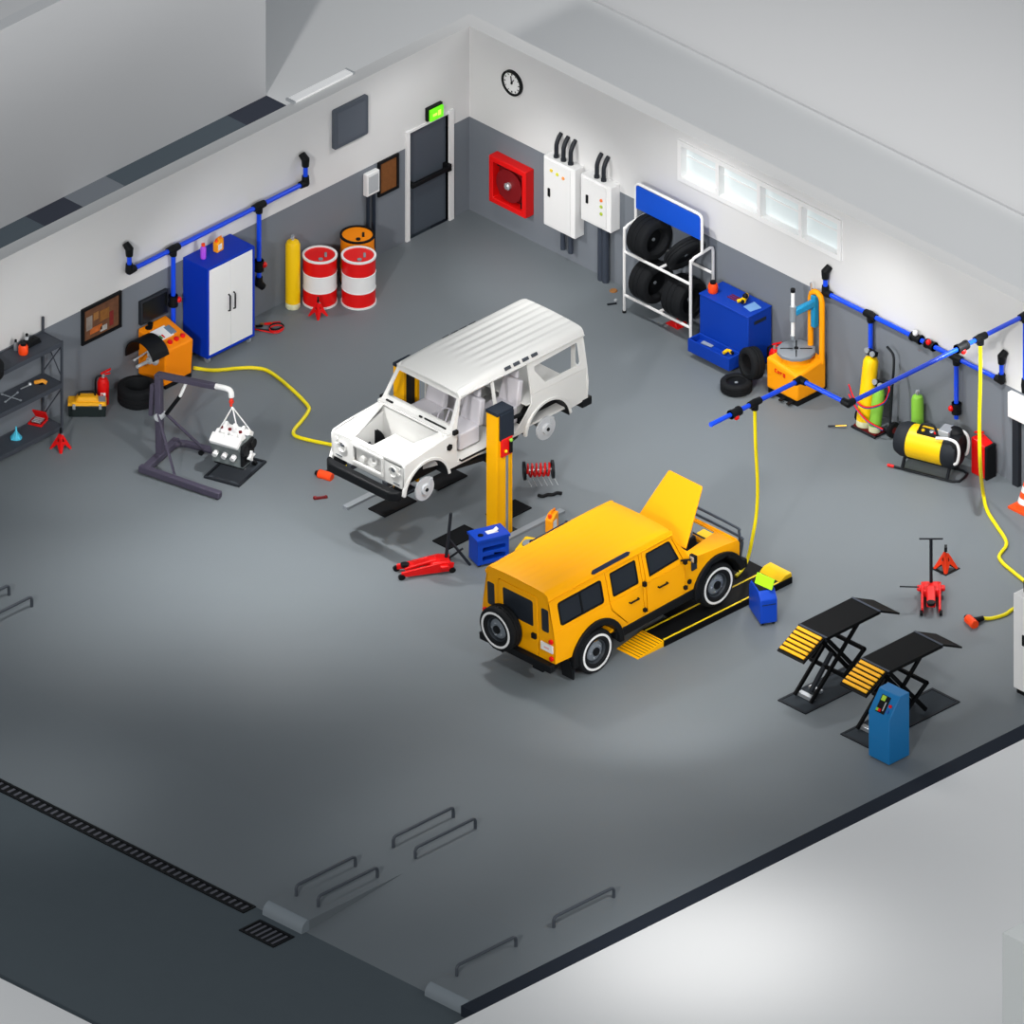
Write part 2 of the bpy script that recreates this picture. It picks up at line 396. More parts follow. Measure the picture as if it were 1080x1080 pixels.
# ---------------------------------------------------------------- the yellow car
car = thing('car', 'yellow five-door off-road car with open hood and spare wheel at the back', 'car', (6.58, 11.63, .115))
car.rotation_euler = (0, math.radians(2.3), 0)
body(car, YEL, False).build('body', car, bevel=.006, seg=1)
for s in (1, -1):
    for rear in (False, True):
        lo, up, wn = hole_poly_door(rear)
        m = MB(YEL); m.panel(lo, [], fside(s, .004)); m.panel(up, [wn], fside(s, .004))
        d = m.build('rear_door' if rear else 'front_door', car, bevel=.004, seg=1)
        g = MB(BLK); cx = sum(p[0] for p in wn)/len(wn); cz = sum(p[1] for p in wn)/len(wn)
        inn = [(cx+(p[0]-cx)*.93, cz+(p[1]-cz)*.90) for p in wn]
        g.panel(wn, [inn], fside(s, .012, .03)); g.m(GLASSD); g.panel(inn, [], fside(s, -.004, .01))
        g.build('door_window', d)
        hx = 1.42 if not rear else 1.92; hx = 1.30 if not rear else 1.98
        k = MB(BLK); k.tube([(hx-.1, s*.86, 1.02), (hx-.1, s*.895, 1.02), (hx+.1, s*.895, 1.02), (hx+.1, s*.86, 1.02)], .016, 6); k.build('door_handle', d)
        k = MB(BLK); zx = .80 if not rear else 1.76
        k.box(zx-.05, zx+.01, s*.89-.03, s*.89+.03, 1.20, 1.28); k.box(zx-.05, zx+.01, s*.88-.03, s*.88+.03, .70, .76); k.build('hinge', d, bevel=.005)
    g = MB(BLK); wn = rrect(2.63, 3.66, 1.26, 1.68, .05); g.panel(wn, [rrect(2.66, 3.12, 1.29, 1.65, .03), rrect(3.15, 3.63, 1.29, 1.65, .03)], fside(s, .01, .03))
    g.m(GLASSD); g.panel(rrect(2.65, 3.64, 1.28, 1.66, .04), [], fside(s, -.004, .01)); g.build('side_window', car)
    g = MB(mat('roof_glass', '#18243e', .3)); g.bar((1.95, s*.728, 1.875), (2.78, s*.728, 1.875), .03, .075, up=(0, -s*.75, 1)); 
    g.cyl((1.95, s*.722, 1.878), (1.95, s*.742, 1.872), .037, seg=14); g.cyl((2.78, s*.722, 1.878), (2.78, s*.742, 1.872), .037, seg=14)
    g.build('roof_window', car, bevel=.006)
    m = MB(BLK)
    for cx, a0, a1 in ((0, 172, -4), (2.87, 184, -8)):
        o_ = arcp(cx, .43, .60, a0, a1, 18)+arcp(cx, .43, .49, a1, a0, 18)
        m = MB(BLK); m.prism(o_, 'y', s*.80, s*.915); m.build('wheel_arch', car, bevel=.01)
        m = MB(BLK); m.prism(arcp(cx, .43, .505, 180, 0, 14), 'y', s*.58, s*.60); m.prism(arcp(cx, .43, .505, 180, 0, 14)+arcp(cx, .43, .495, 0, 180, 14), 'y', s*.59, s*.85); m.build('arch_liner', car)
    
    m = MB(BLK); m.box(.45, 2.42, min(s*.70, s*.875), max(s*.70, s*.875), .44, .60); m.build('sill', car, bevel=.01)
    k = MB(BLK); k.bar((.84, s*.84, 1.27), (.70, s*1.0, 1.30), .03, .03); k.box(.66, .72, min(s*.93, s*1.06), max(s*.93, s*1.06), 1.24, 1.38)
    k.m(CHR); k.box(.72, .73, min(s*.95, s*1.04), max(s*.95, s*1.04), 1.26, 1.36); k.build('mirror', car, bevel=.008)
    k = MB(NAVY); k.box(.50, .62, min(s*.86, s*.885), max(s*.86, s*.885), .98, 1.14); k.build('wing_vent', car, bevel=.006); k = MB(BLK); k.lathe([(.045, 0), (.045, .02)], (.68, s*.865, .80), (0, s, 0), 14); k.build('side_lamp', car)
    k = MB(BLK); k.prism([(3.42, .12), (3.45, .12), (3.50, .5), (3.40, .5)], 'y', s*.60, s*.86); k.build('mud_flap', car)
# hood, opened
m = MB(YEL)
ha = math.radians(128)
def hp(l, y, off=0): return (.48+l*math.cos(PI-ha)*-1*1, y, 1.25+l*math.sin(ha)+off)
def fh(u, v, k):                                # u along the hood from the hinge, v across
    t = u/1.06; y = v*(1-.36*t)
    nx, nz = math.sin(ha), math.cos(ha)
    dx = -math.cos(PI-ha)*u*1.0
    return (.50+dx*1.0-(0.03*nx if k else 0), y, 1.26+u*math.sin(ha)-(-.03*nz if k else 0))
m.panel([(0, -.62), (0, .62), (1.03, .62), (1.06, .59), (1.06, -.59), (1.03, -.62)], [], fh)
m.build('hood', car, bevel=.01)
m = MB(BLK); m.box(-.38, .46, -.36, .36, .62, .74); m.m(DST); m.box(-.2, .3, -.16, .16, .74, 1.0); m.m(GREY); m.cyl((-.1, 0, 1.0), (-.1, 0, 1.08), .13); m.m(BLK); m.box(.1, .4, .2, .38, .74, .95)
m.build('engine', car, bevel=.01)
m = MB(GLASSD); 
for s in (1, -1):
    m.add([(.655, s*.04, 1.3), (.655, s*.75, 1.3), (.89, s*.69, 1.74), (.89, s*.04, 1.74)], [(0, 1, 2, 3)])
m.build('windscreen', car)
m = MB(BLK); m.box(-.70, -.54, -.86, .86, .46, .62); m.build('front_bumper', car, bevel=.015)
m = MB(mat('bull_bar', '#39434f', .4)); 
for z, w_ in ((.95, .72), (1.10, .66)):
    m.tube(cr([(-.66, -w_, .6), (-.72, -w_, .8), (-.74, -w_+.02, z-.06), (-.74, -w_+.12, z), (-.74, w_-.12, z), (-.74, w_-.02, z-.06), (-.72, w_, .8), (-.66, w_, .6)], 4), .024)
m.build('bull_bar', car)
m = MB(BLK); m.box(3.84, 3.96, -.84, .84, .46, .60); m.box(3.78, 3.9, .35, .6, .36, .48); m.box(3.78, 3.9, -.6, -.35, .36, .48); m.build('rear_bumper', car, bevel=.012)
m = MB(YEL); m.panel(rrect(-.46, .46, .63, 1.75, .05), [rrect(-.36, .36, 1.14, 1.64, .05)], lambda u, v, k: (3.85-(.03 if k else 0), u, v))
d = m.build('tail_door', car, bevel=.006, seg=1)
g = MB(GLASSD); g.panel(rrect(-.36, .36, 1.14, 1.64, .05), [], lambda u, v, k: (3.84-(.01 if k else 0), u, v)); g.build('rear_window', d)
g = MB(BLK); g.box(3.85, 3.90, .34, .44, .94, 1.04); g.build('door_handle', d, bevel=.01)
for s in (1, -1): g = MB(GLASSD); g.panel(rrect(min(s*.56, s*.72), max(s*.56, s*.72), 1.16, 1.60, .03), [], lambda u, v, k: (3.848-(.02 if k else 0), u, v)); g.build('corner_window', car)
g = MB(WHITE); g.box(3.85, 3.87, .54, .82, .80, .95); g.m(mat('plate_mark', '#e8a0a0', .5)); g.box(3.871, 3.873, .62, .74, .86, .885); g.build('number_plate', car, bevel=.004)
for s in (1, -1):
    for z in (1.02, .69):
        g = MB(RED); g.lathe([(.045, 0), (.045, .035), (.03, .045)], (3.845, s*.78, z), (1, 0, 0), 16); g.build('tail_lamp', car)
for y in (.735, -.735):
    s = 1 if y > 0 else -1
    wheel(car, 0, y, .405, s, 'front_wheel'); wheel(car, 2.87, y, .405, s, 'rear_wheel')
wheel(car, 3.99, -.28, .93, 1, 'spare_wheel', axis=(1, 0, 0))
m = MB(BLK); m.cyl((0, -.7, .4), (0, .7, .4), .06); m.cyl((2.87, -.7, .4), (2.87, .7, .4), .06); m.box(-.5, 3.8, .35, .45, .45, .57); m.box(-.5, 3.8, -.45, -.35, .45, .57)
m.build('chassis', car)

# ---------------------------------------------------------------- the white body shell on the lift
wc = thing('car', 'bare white off-road car shell without doors or hood raised on the lift', 'car', (8.83, 6.95, .97), PI)
body(wc, CARW, True).build('body', wc, bevel=.006, seg=1)
m = MB(CARW)
for s in (1, -1):                            # arch lips
    for cx in (0, 2.87):
        m = MB(CARW); m.prism(arcp(cx, .44, .56, 175, 8, 16)+arcp(cx, .44, .51, 8, 175, 16), 'y', s*.83, s*.895); m.build('wheel_arch', wc, bevel=.006)
m = MB(BLK)
for s in (1, -1):
    for cx in (0, 2.87):
        m = MB(BLK); m.prism(arcp(cx, .44, .515, 175, 5, 14)+arcp(cx, .44, .495, 5, 175, 14), 'y', s*.60, s*.875); m.prism(arcp(cx, .44, .50, 175, 5, 14), 'y', s*.58, s*.60); m.build('arch_liner', wc)
m = MB(BLK); m.prism([(-.64, -.86), (-.76, -.72), (-.76, .72), (-.64, .86), (-.56, .86), (-.60, .7), (-.60, -.7), (-.56, -.86)], 'z', .42, .60); m.build('front_bumper', wc, bevel=.03)
m = MB(BLK); m.box(3.70, 3.93, .60, .86, .46, .62); m.box(3.70, 3.93, -.86, -.60, .46, .62); m.build('rear_bumper', wc, bevel=.02)
for s in (1, -1):
    m = MB(BLK); m.tube([(.80, s*.85, .66), (.83, s*.86, .625), (2.0, s*.86, .625)], .018, 6); m.build('door_seal', wc)
    m = MB(BLK); m.lathe([(.065, 0), (.065, .02)], (.55, s*.855, 1.0), (0, s, 0), 6); m.build('wing_vent', wc)
    m = MB(BLK); m.box(.64, .74, s*.86-.03, s*.86+.03, 1.19, 1.27); m.build('hinge', wc, bevel=.01)
    m = MB(BLK); m.box(2.10, 2.28, s*.83-.02, s*.83+.02, .90, .96); m.build('latch', wc, bevel=.01)
    for k in range(4): m = MB(mat('bare_slot', '#3c4148', .6)); m.bar((1.98+.21*k, s*.738, 1.872), (2.12+.21*k, s*.738, 1.872), .02, .06, up=(0, -s*.75, 1)); m.build('roof_slot', wc, bevel=.006)
m = MB(BLK); m.panel([(-.70, 1.235), (-.20, 1.235), (-.20, 1.275), (-.70, 1.275)], [], lambda u, v, k: (.612+(.02 if k else 0), u, v)); m.box(.60, .63, -.14, -.08, 1.235, 1.275); m.box(.60, .63, .55, .7, 1.235, 1.275)
m.build('air_vent', wc)
m = MB(mat('lamp_socket', '#50565d', .5))
for s in (1, -1): m.lathe([(.05, 0), (.02, .035)], (-.52, s*.60, .90), (-1, 0, 0), 10); m.box(-.535, -.52, s*.68-.07, s*.68+.07, .655, .67)
m.build('lamp_socket', wc)
m = MB(CARW)                                  # bay, radiator panel and cabin interior
m.box(-.40, .48, -.36, .36, .70, .80); m.box(-.46, -.42, -.34, .34, .66, 1.02)
m.lathe([(.09, 0), (.09, .05), (.04, .05), (.04, 0)], (-.46, -.12, .86), (-1, 0, 0), 16, closed=True); m.lathe([(.06, 0), (.05, .06)], (-.46, .14, .80), (-1, 0, 0), 14)
m.box(.1, .3, -.25, -.1, .8, .9)
m.box(2.45, 3.6, .40, .57, .62, 1.0); m.box(2.45, 3.6, -.57, -.40, .62, 1.0); m.box(2.45, 3.6, -.78, .78, .98, 1.01)
m.build('inner_panel', wc, bevel=.01)
m = MB(BLK); m.tube([(-.26, -.26, .86), (-.1, -.30, .9)], .03); m.build('mount', wc)
for x, y in ((1.25, .42), (1.25, -.42), (2.15, .42), (2.15, -.42)):
    m = MB(mat('seat_shell', '#c6c4ca', .55)); m.box(x-.25, x+.22, y-.24, y+.24, .66, .98); m.T = Matrix.Translation((x+.2, y, .95)) @ Matrix.Rotation(math.radians(12), 4, 'Y')
    m.box(0, .12, -.23, .23, 0, .46, top=(0, .04)); m.box(.02, .1, -.11, .11, .47, .62, top=(.01, .02)); m.T = None
    m.build('seat', wc, bevel=.035, seg=3)
m = MB(CARW); m.box(.66, .84, -.78, .78, .98, 1.24); m.build('dashboard', wc, bevel=.03)
m = MB(mat('wheel_grey', '#a6a4ac', .5)); c_ = Vector((.93, -.40, 1.2)); m.T = Matrix.Translation(c_) @ Matrix.Rotation(math.radians(-62), 4, 'Y')
m.tube([(.19*math.cos(2*PI*i/24), .19*math.sin(2*PI*i/24), 0) for i in range(24)], .015, 6, closed=True); m.bar((-.18, 0, 0), (.18, 0, 0), .03, .015); m.T = None
m.build('steering_wheel', wc)
for s in (1, -1):
    for cx in (0, 2.87):
        m = MB(mat('disc_grey', '#b9bcc0', .45)); m.lathe([(.215, 0), (.215, .03)], (cx, s*.80, .41), (0, s, 0), 32); m.lathe([(.10, .03), (.09, .075)], (cx, s*.80, .41), (0, s, 0), 20)
        m.m(BLK); m.lathe([(.035, .075), (.03, .09)], (cx, s*.80, .41), (0, s, 0), 10); m.m(LGR); m.box(cx+.10, cx+.18, s*.80-.04, s*.80+.05, .44, .56)
        m.build('brake_disc', wc)
m = MB(LGR); m.cyl((0, -.8, .41), (0, .8, .41), .045); m.cyl((2.87, -.8, .41), (2.87, .8, .41), .045); m.lathe([(.05, -.12), (.15, -.05), (.15, .05), (.05, .12)], (0, .2, .41), (0, 1, 0), 14); m.lathe([(.05, -.12), (.15, -.05), (.15, .05), (.05, .12)], (2.87, .1, .41), (0, 1, 0), 14)
m.build('axle', wc)
m = MB(mat('frame_dark', '#33373d', .6))
for s in (1, -1):
    m.box(-.55, 3.75, s*.42-.05, s*.42+.05, .50, .60)
    for cx in (0, 2.87): m.cyl((cx, s*.52, .45), (cx, s*.52, .75), .05)
m.build('chassis', wc)

# ================================================================ along the left wall (y = 0)
def compass(a): return Vector((math.cos(a), math.sin(a), 0))
# wall vent, boards, boxes
m = MB(mat('vent_slate', '#4d545e', .5)); m.prism(rrect(2.46, 3.26, 2.5, 3.25, .03), 'y', 0, .07)
t = thing('ventilation_panel', 'dark grey square ventilation panel high on the left wall', 'vent', (0, 0, 0))
m.build('casing', t, bevel=.008)
m = MB(mat('vent_face', '#565d67', .5)); m.prism(rrect(2.53, 3.19, 2.57, 3.18, .02), 'y', .07, .075); m.build('cover', t)
t = thing('clock', 'round white wall clock with black rim high on the right wall', 'clock', (0, 1.04, 2.88), 0)
m = MB(BLK); m.lathe([(.235, 0), (.235, .05), (.195, .05), (.195, 0)], (0, 0, 0), (1, 0, 0), 32, closed=True); m.build('rim', t)
m = MB(WHITE); m.lathe([(.2, 0), (.2, .03)], (0, 0, 0), (1, 0, 0), 32); m.build('dial', t)
m = MB(BLK)
for i in range(12):
    a = 2*PI*i/12; c_, s_ = math.cos(a), math.sin(a); m.bar((.035, .15*c_, .15*s_), (.035, .18*c_, .18*s_), .012 if i % 3 else .022, .008)
m.build('hour_marks', t)
m = MB(BLK); m.bar((.04, 0, -.02), (.04, -.02, .13), .02, .008); m.build('minute_hand', t)
m = MB(BLK); m.bar((.043, 0, 0), (.043, .05, .08), .025, .008); m.lathe([(.02, 0), (.02, .02)], (.03, 0, 0), (1, 0, 0), 12); m.build('hour_hand', t)
t = thing('exit_sign', 'small green glowing exit sign above the grey door', 'sign', (.86, 0, 2.27))
m = MB(BLK); m.box(-.17, .19, 0, .06, -.13, .12); m.build('housing', t, bevel=.006)
m = MB(mat('exit_green', '#6ee81e', .5, emit=.55)); m.box(-.15, .15, .06, .10, -.13, .08); m.build('lit_panel', t)
m = MB(mat('exit_mark', '#d8f060', .5, emit=.6)); m.box(-.09, -.02, .1, .102, -.07, .03); m.box(.0, .10, .1, .102, -.05, .0); m.build('arrow_mark', t)
t = thing('notice_board', 'small brown cork board with black frame beside the grey door', 'notice board', (0, 0, 0))
m = MB(BLK); m.panel([(1.70, 1.13), (2.18, 1.13), (2.18, 1.80), (1.70, 1.80)], [[(1.745, 1.175), (2.135, 1.175), (2.135, 1.755), (1.745, 1.755)]], lambda u, v, k: (u, 0 if k else .04, v)); m.build('frame', t)
m = MB(BRN); m.box(1.74, 2.14, 0, .02, 1.17, 1.76); m.build('cork', t)
t = thing('notice_board', 'large framed brown board with pinned pictures above the toolbox', 'notice board', (0, 0, 0))
m = MB(BLK); m.panel([(8.27, 1.13), (9.2, 1.13), (9.2, 1.82), (8.27, 1.82)], [[(8.32, 1.18), (9.15, 1.18), (9.15, 1.77), (8.32, 1.77)]], lambda u, v, k: (u, 0 if k else .045, v)); m.build('frame', t)
m = MB(mat('board_brown', '#6b4630', .9, noise=.5, scale=9)); m.box(8.3, 9.17, 0, .02, 1.16, 1.79); m.build('cork', t)
for x0, z0, w_, h_, c_ in ((8.45, 1.24, .09, .28, '#7a2420'), (8.60, 1.22, .16, .10, '#b0aaa4'), (8.72, 1.26, .28, .11, '#c0642a'), (8.95, 1.36, .14, .26, '#8a8078'), (8.55, 1.42, .22, .2, '#8a5a28'), (8.80, 1.50, .12, .14, '#9a6a3a')):
    m = MB(mat('print_'+c_[1:], c_, .8, noise=.4, scale=14)); m.box(x0, x0+w_, .02, .026, z0, z0+h_); m.build('pinned_paper', t)
t = thing('display_screen', 'black flat screen on the wall behind the orange balancer', 'screen', (0, 0, 0))
m = MB(mat('screen_rim', '#22262c', .5)); m.box(7.19, 7.84, 0, .07, .97, 1.43); m.build('casing', t, bevel=.012)
m = MB(mat('screen_black', '#0c0e12', .25)); m.box(7.23, 7.80, .07, .075, 1.01, 1.39); m.build('display', t)
def jbox(name, label, x0, x1, z0, z1, px):
    t = thing(name, label, 'electrical box', (0, 0, 0))
    m = MB(WHITE); m.box(x0, x1, 0, .10, z0, z1); m.build('box', t, bevel=.012)
    m = MB(LGR); m.box(x0+.04, x1-.04, .10, .108, z0+.05, z1-.05); m.build('lid', t)
    for q in px: m = MB(NAVY); m.cyl((q, .05, .0), (q, .05, z0), .03); m.build('conduit', t)
jbox('junction_box', 'small white electrical box left of the small brown cork board', 2.22, 2.52, 1.30, 1.72, (2.45, 2.31))
t = thing('white_strip', 'long white glowing strip lying on top of the left wall', 'lamp', (0, 0, 0))
m = MB(mat('strip_white', '#ffffff', .4, emit=.12)); m.box(2.52, 3.92, -.40, -.22, H, H+.04); m.build('glow_bar', t, bevel=.01)  # white bar with a faint glow of its own
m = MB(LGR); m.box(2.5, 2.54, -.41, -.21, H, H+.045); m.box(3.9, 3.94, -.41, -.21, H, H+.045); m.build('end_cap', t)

# compressed air pipes
def seg_pipe(m, a, c, r=.05): m.m(PIPEB); m.cyl(a, c, r, seg=12)
def joint(t, p, dirs, nm='fitting', l=.13, r=.072):
    m = MB(BLK); p = Vector(p)
    for d in dirs: m.cyl(p-Vector(d)*.02, p+Vector(d)*l, r, r*.86, seg=12)
    m.ball(p, r*.98); m.build(nm, t)
def valve(t, a, c, knob=(0, .1, 0), red=True):
    a = Vector(a); c = Vector(c); m = MB(BLK); m.cyl(a, c, .075, seg=12); m.cyl(a, a+(c-a)*.2, .085, seg=12); m.cyl(a+(c-a)*.8, c, .085, seg=12); mid = (a+c)/2
    v = m.build('valve', t)
    k = MB(RED if red else WHITE); kk = Vector(knob); k.cyl(mid+kk*.4, mid+kk*.8, .025, seg=8); k.ball(mid+kk*.9, .05, (1, 1, 1.1)); k.build('valve_handle' if red else 'gauge', v)
X, Y, Z = Vector((1, 0, 0)), Vector((0, 1, 0)), Vector((0, 0, 1))
def run_left():
    t = thing('air_pipe', 'blue compressed air pipe run with two drops on the left wall', 'pipe')
    y, z = .12, 2.2
    m = MB(PIPEB)
    m.cyl((8.17, y, z), (4.0, y, z), .042, seg=12); m.cyl((8.17, y, z), (8.17, y, z+.38), .042, seg=12); m.cyl((4.0, y, z), (4.0, y, z+.40), .042, seg=12)
    m.cyl((7.13, y, z), (7.13, y, .7), .042, seg=12); m.cyl((5.1, y, z), (5.1, y, .72), .042, seg=12)
    m.build('pipe', t)
    joint(t, (8.17, y, z), (-X, Z)); joint(t, (8.17, y, z+.42), (-Z, Vector((0, -.7, .55)))); joint(t, (4.0, y, z), (X, Z)); joint(t, (4.0, y, z+.45), (-Z, Vector((0, -.7, .55))))
    joint(t, (7.13, y, z), (X, -X, -Z)); joint(t, (5.1, y, z), (X, -X, -Z)); joint(t, (5.1, y, .70), (Z, Vector((-.5, .3, -.6))))
    valve(t, (7.13, y, 1.30), (7.13, y, 1.1), (-.10, .05, 0)); valve(t, (5.1, y, 1.15), (5.1, y, .95), (-.09, .05, 0))
run_left()
def run_right():
    t = thing('air_pipe', 'blue compressed air pipe run with two drops on the right wall', 'pipe')
    x, z = .1, 1.92
    m = MB(PIPEB); m.cyl((x, 8.53, z), (x, 12.7, z), .042, seg=12); m.cyl((x, 8.53, z), (x, 8.53, z+.38), .042, seg=12); m.cyl((x, 12.7, z), (x, 12.7, z+.42), .042, seg=12)
    m.cyl((x, 9.6, z), (x, 9.6, .6), .042, seg=12); m.cyl((x, 11.63, z), (x, 11.63, .75), .042, seg=12); m.build('pipe', t)
    joint(t, (x, 8.53, z), (Y, Z)); joint(t, (x, 8.53, z+.40), (-Z, Vector((-.7, .1, .55)))); joint(t, (x, 12.7, z), (-Y, Z)); joint(t, (x, 12.7, z+.46), (-Z, Vector((-.7, .1, .55))))
    joint(t, (x, 9.6, z), (Y, -Y, -Z)); joint(t, (x, 11.63, z), (Y, -Y, -Z))
    valve(t, (x, 10.58, z), (x, 10.80, z), (0.03, 0, .12), red=False); valve(t, (x, 10.92, z), (x, 11.12, z), (.05, 0, .08))
    valve(t, (x, 9.6, 1.0), (x, 9.6, .8), (.08, -.07, 0)); valve(t, (x, 9.6, .72), (x, 9.6, .60), (.08, -.05, 0)); valve(t, (x, 11.63, 1.05), (x, 11.63, .85), (.08, -.06, 0))
run_right()
t = thing('air_pipe', 'overhead blue air pipe reaching from the right wall over the yellow car', 'pipe')
z = 3.41; m = MB(PIPEB)
m.cyl((6.42, 12.13, z), (4.29, 12.13, z), .042, seg=12); m.cyl((4.29, 12.13, z), (4.29, 13.26, z), .042, seg=12); m.cyl((4.29, 13.26, z), (.1, 13.26, z), .042, seg=12); m.cyl((.1, 13.26, z), (.1, 13.26, 2.1), .042, seg=12)
m.build('pipe', t)
joint(t, (4.29, 12.13, z), (X, Y)); joint(t, (4.29, 13.26, z), (-X, -Y)); joint(t, (.1, 13.26, z), (X, -Z)); joint(t, (.1, 13.26, 2.05), (Z, -Z))
joint(t, (12.13-(796-495)/KX, 12.13, z), (X, -X, -Z)); q = P(1034, 356, z); joint(t, (13.26-(1034-495)/KX, 13.26, z), (X, -X, -Z))
valve(t, (5.95, 12.13, z), (5.73, 12.13, z), (0, .04, -.08)); valve(t, (1.72, 13.26, z), (1.48, 13.26, z), (0, .04, -.08))

# blue cabinet
t = thing('cabinet', 'tall blue cabinet with two white doors on casters', 'cabinet', (5.68, .02, 0))
W_, D_, z0, z1 = 1.12, .58, .12, 1.86
m = MB(BLUE); m.box(0, W_, 0, D_-.03, z0, z1); m.panel([(0, z0), (W_, z0), (W_, z1), (0, z1)], [[(.045, z0+.05), (W_-.045, z0+.05), (W_-.045, z1-.045), (.045, z1-.045)]], lambda u, v, k: (u, D_-(.04 if k else 0), v)); m.build('body', t, bevel=.006)
for x0, x1, hx in ((.05, W_/2-.003, W_/2-.06), (W_/2+.003, W_-.05, W_/2+.06)):
    m = MB(WHITE); m.box(x0, x1, D_-.03, D_-.002, z0+.055, z1-.05); d = m.build('door', t, bevel=.003, seg=1)
    h = MB(BLK); h.tube([(hx, D_, .86), (hx, D_+.04, .88), (hx, D_+.04, 1.16), (hx, D_, 1.18)], .014, 6); h.build('handle', d)
for x in (.08, W_-.08):
    for y in (.08, D_-.08): m = MB(GREY); m.cyl((x-.02, y, .06), (x+.02, y, .06), .06, seg=14); m.box(x-.03, x+.03, y-.03, y+.03, .06, .12); m.build('caster', t)
t = thing('bottle', 'purple bottle with red cap on top of the blue cabinet', 'bottle', (6.58, .28, 1.86))
m = MB(PURP); m.lathe([(.045, 0), (.05, .02), (.05, .2), (.03, .24)], seg=16); m.build('bottle_body', t)
m = MB(SAFE); m.lathe([(.032, .235), (.032, .28)], seg=14); m.build('cap', t)
def jerry(loc, rz, label, s=1.0):
    t = thing('oil_can', label, 'oil can', loc, rz)
    m = MB(OILC); m.prism([(-.11*s, 0), (.11*s, 0), (.11*s, .22*s), (.02*s, .28*s), (-.11*s, .28*s)], 'y', -.06*s, .06*s); m.build('can', t, bevel=.015*s)
    m = MB(WHITE); m.box(-.04*s, .08*s, .06*s, .063*s, .05*s, .19*s); m.build('label', t)
    m = MB(SAFE); m.cyl((.07*s, 0, .24*s), (.07*s, 0, .29*s), .028*s); m.build('cap', t)
    m = MB(ORG); m.tube([(-.09*s, 0, .27*s), (-.09*s, 0, .315*s), (.0, 0, .315*s), (.01*s, 0, .27*s)], .014*s, 6); m.build('handle', t)
jerry((6.22, .28, 1.86), .1, 'small orange oil can on top of the blue cabinet', .8)

# gas cylinders and drums
def gas(label, loc, r, h, M, band=CREAM, group=None):
    t = thing('gas_cylinder', label, 'gas cylinder', loc, group=group)
    m = MB(M); m.m(M); m.lathe([(r, .11), (r, h-.09), (r*.8, h-.03), (r*.35, h)], seg=28); m.build('tank', t)
    if band: m = MB(band); m.lathe([(r*.9, 0), (r*1.0, .02), (r*1.0, .11)], seg=28); m.build('foot_band', t)
    else: m = MB(M); m.lathe([(r*.9, 0), (r, .02), (r, .11)], seg=28); m.build('foot_band', t)
    m = MB(CHR); m.lathe([(.025, h), (.025, h+.05), (.035, h+.05), (.035, h+.08)], seg=12); m.cyl((0, 0, h+.05), (.05, 0, h+.05), .015, seg=8); m.build('valve', t); return t
gas('tall yellow gas cylinder left of the red and white drums', (4.40, .22, 0), .125, 1.30, YEL2)
gas('short green gas cylinder against the wall behind the yellow compressor', (.18, 10.79, 0), .105, .9, GRN, None)
def drum(label, loc, c1, c2, rim, lidm, grp=None):
    t = thing('oil_drum', label, 'drum', loc, group=grp); r, h = .285, .91
    m = MB(c1); pr = [(r-.01, .01), (r, .03)]
    def seg_(z0, z1, mm):
        m.m(mm); m.lathe([(r, z0), (r, z1)], seg=36, caps=False)
    seg_(.03, .30, c1); seg_(.30, .60, c2); seg_(.60, h-.02, c1); m.m(c1)
    for zz in (.30, .60): m.m(c2); m.lathe([(r, zz-.015), (r+.008, zz), (r, zz+.015)], seg=36, caps=False)
    m.build('shell', t)
    m = MB(rim); m.lathe([(r-.025, h-.03), (r+.012, h-.03), (r+.012, h), (r-.025, h)], seg=36, closed=True); m.lathe([(r-.02, 0), (r+.014, 0), (r+.014, .035), (r-.02, .035)], seg=36, closed=True); m.build('rim', t)
    m = MB(lidm); m.lathe([(r-.02, h-.05), (r-.02, h-.018)], seg=36); l = m.build('lid', t)
    m = MB(BLK if rim is BLK else GREY); m.lathe([(.04, 0), (.04, .02)], (.1, .12, h-.018), seg=12); m.bar((-.12, .02, h-.01), (-.02, .12, h-.01), .04, .012); m.build('bung', l)
drum('red and white striped drum next to the yellow gas cylinder', (3.94, .40, 0), RED, WHITE, WHITE, RED)
drum('red and white striped drum in front of the orange drum', (3.49, .87, 0), RED, WHITE, WHITE, RED)
drum('orange drum with black rim standing behind the striped drums', (3.02, .37, 0), ORG, ORG, BLK, ORG)

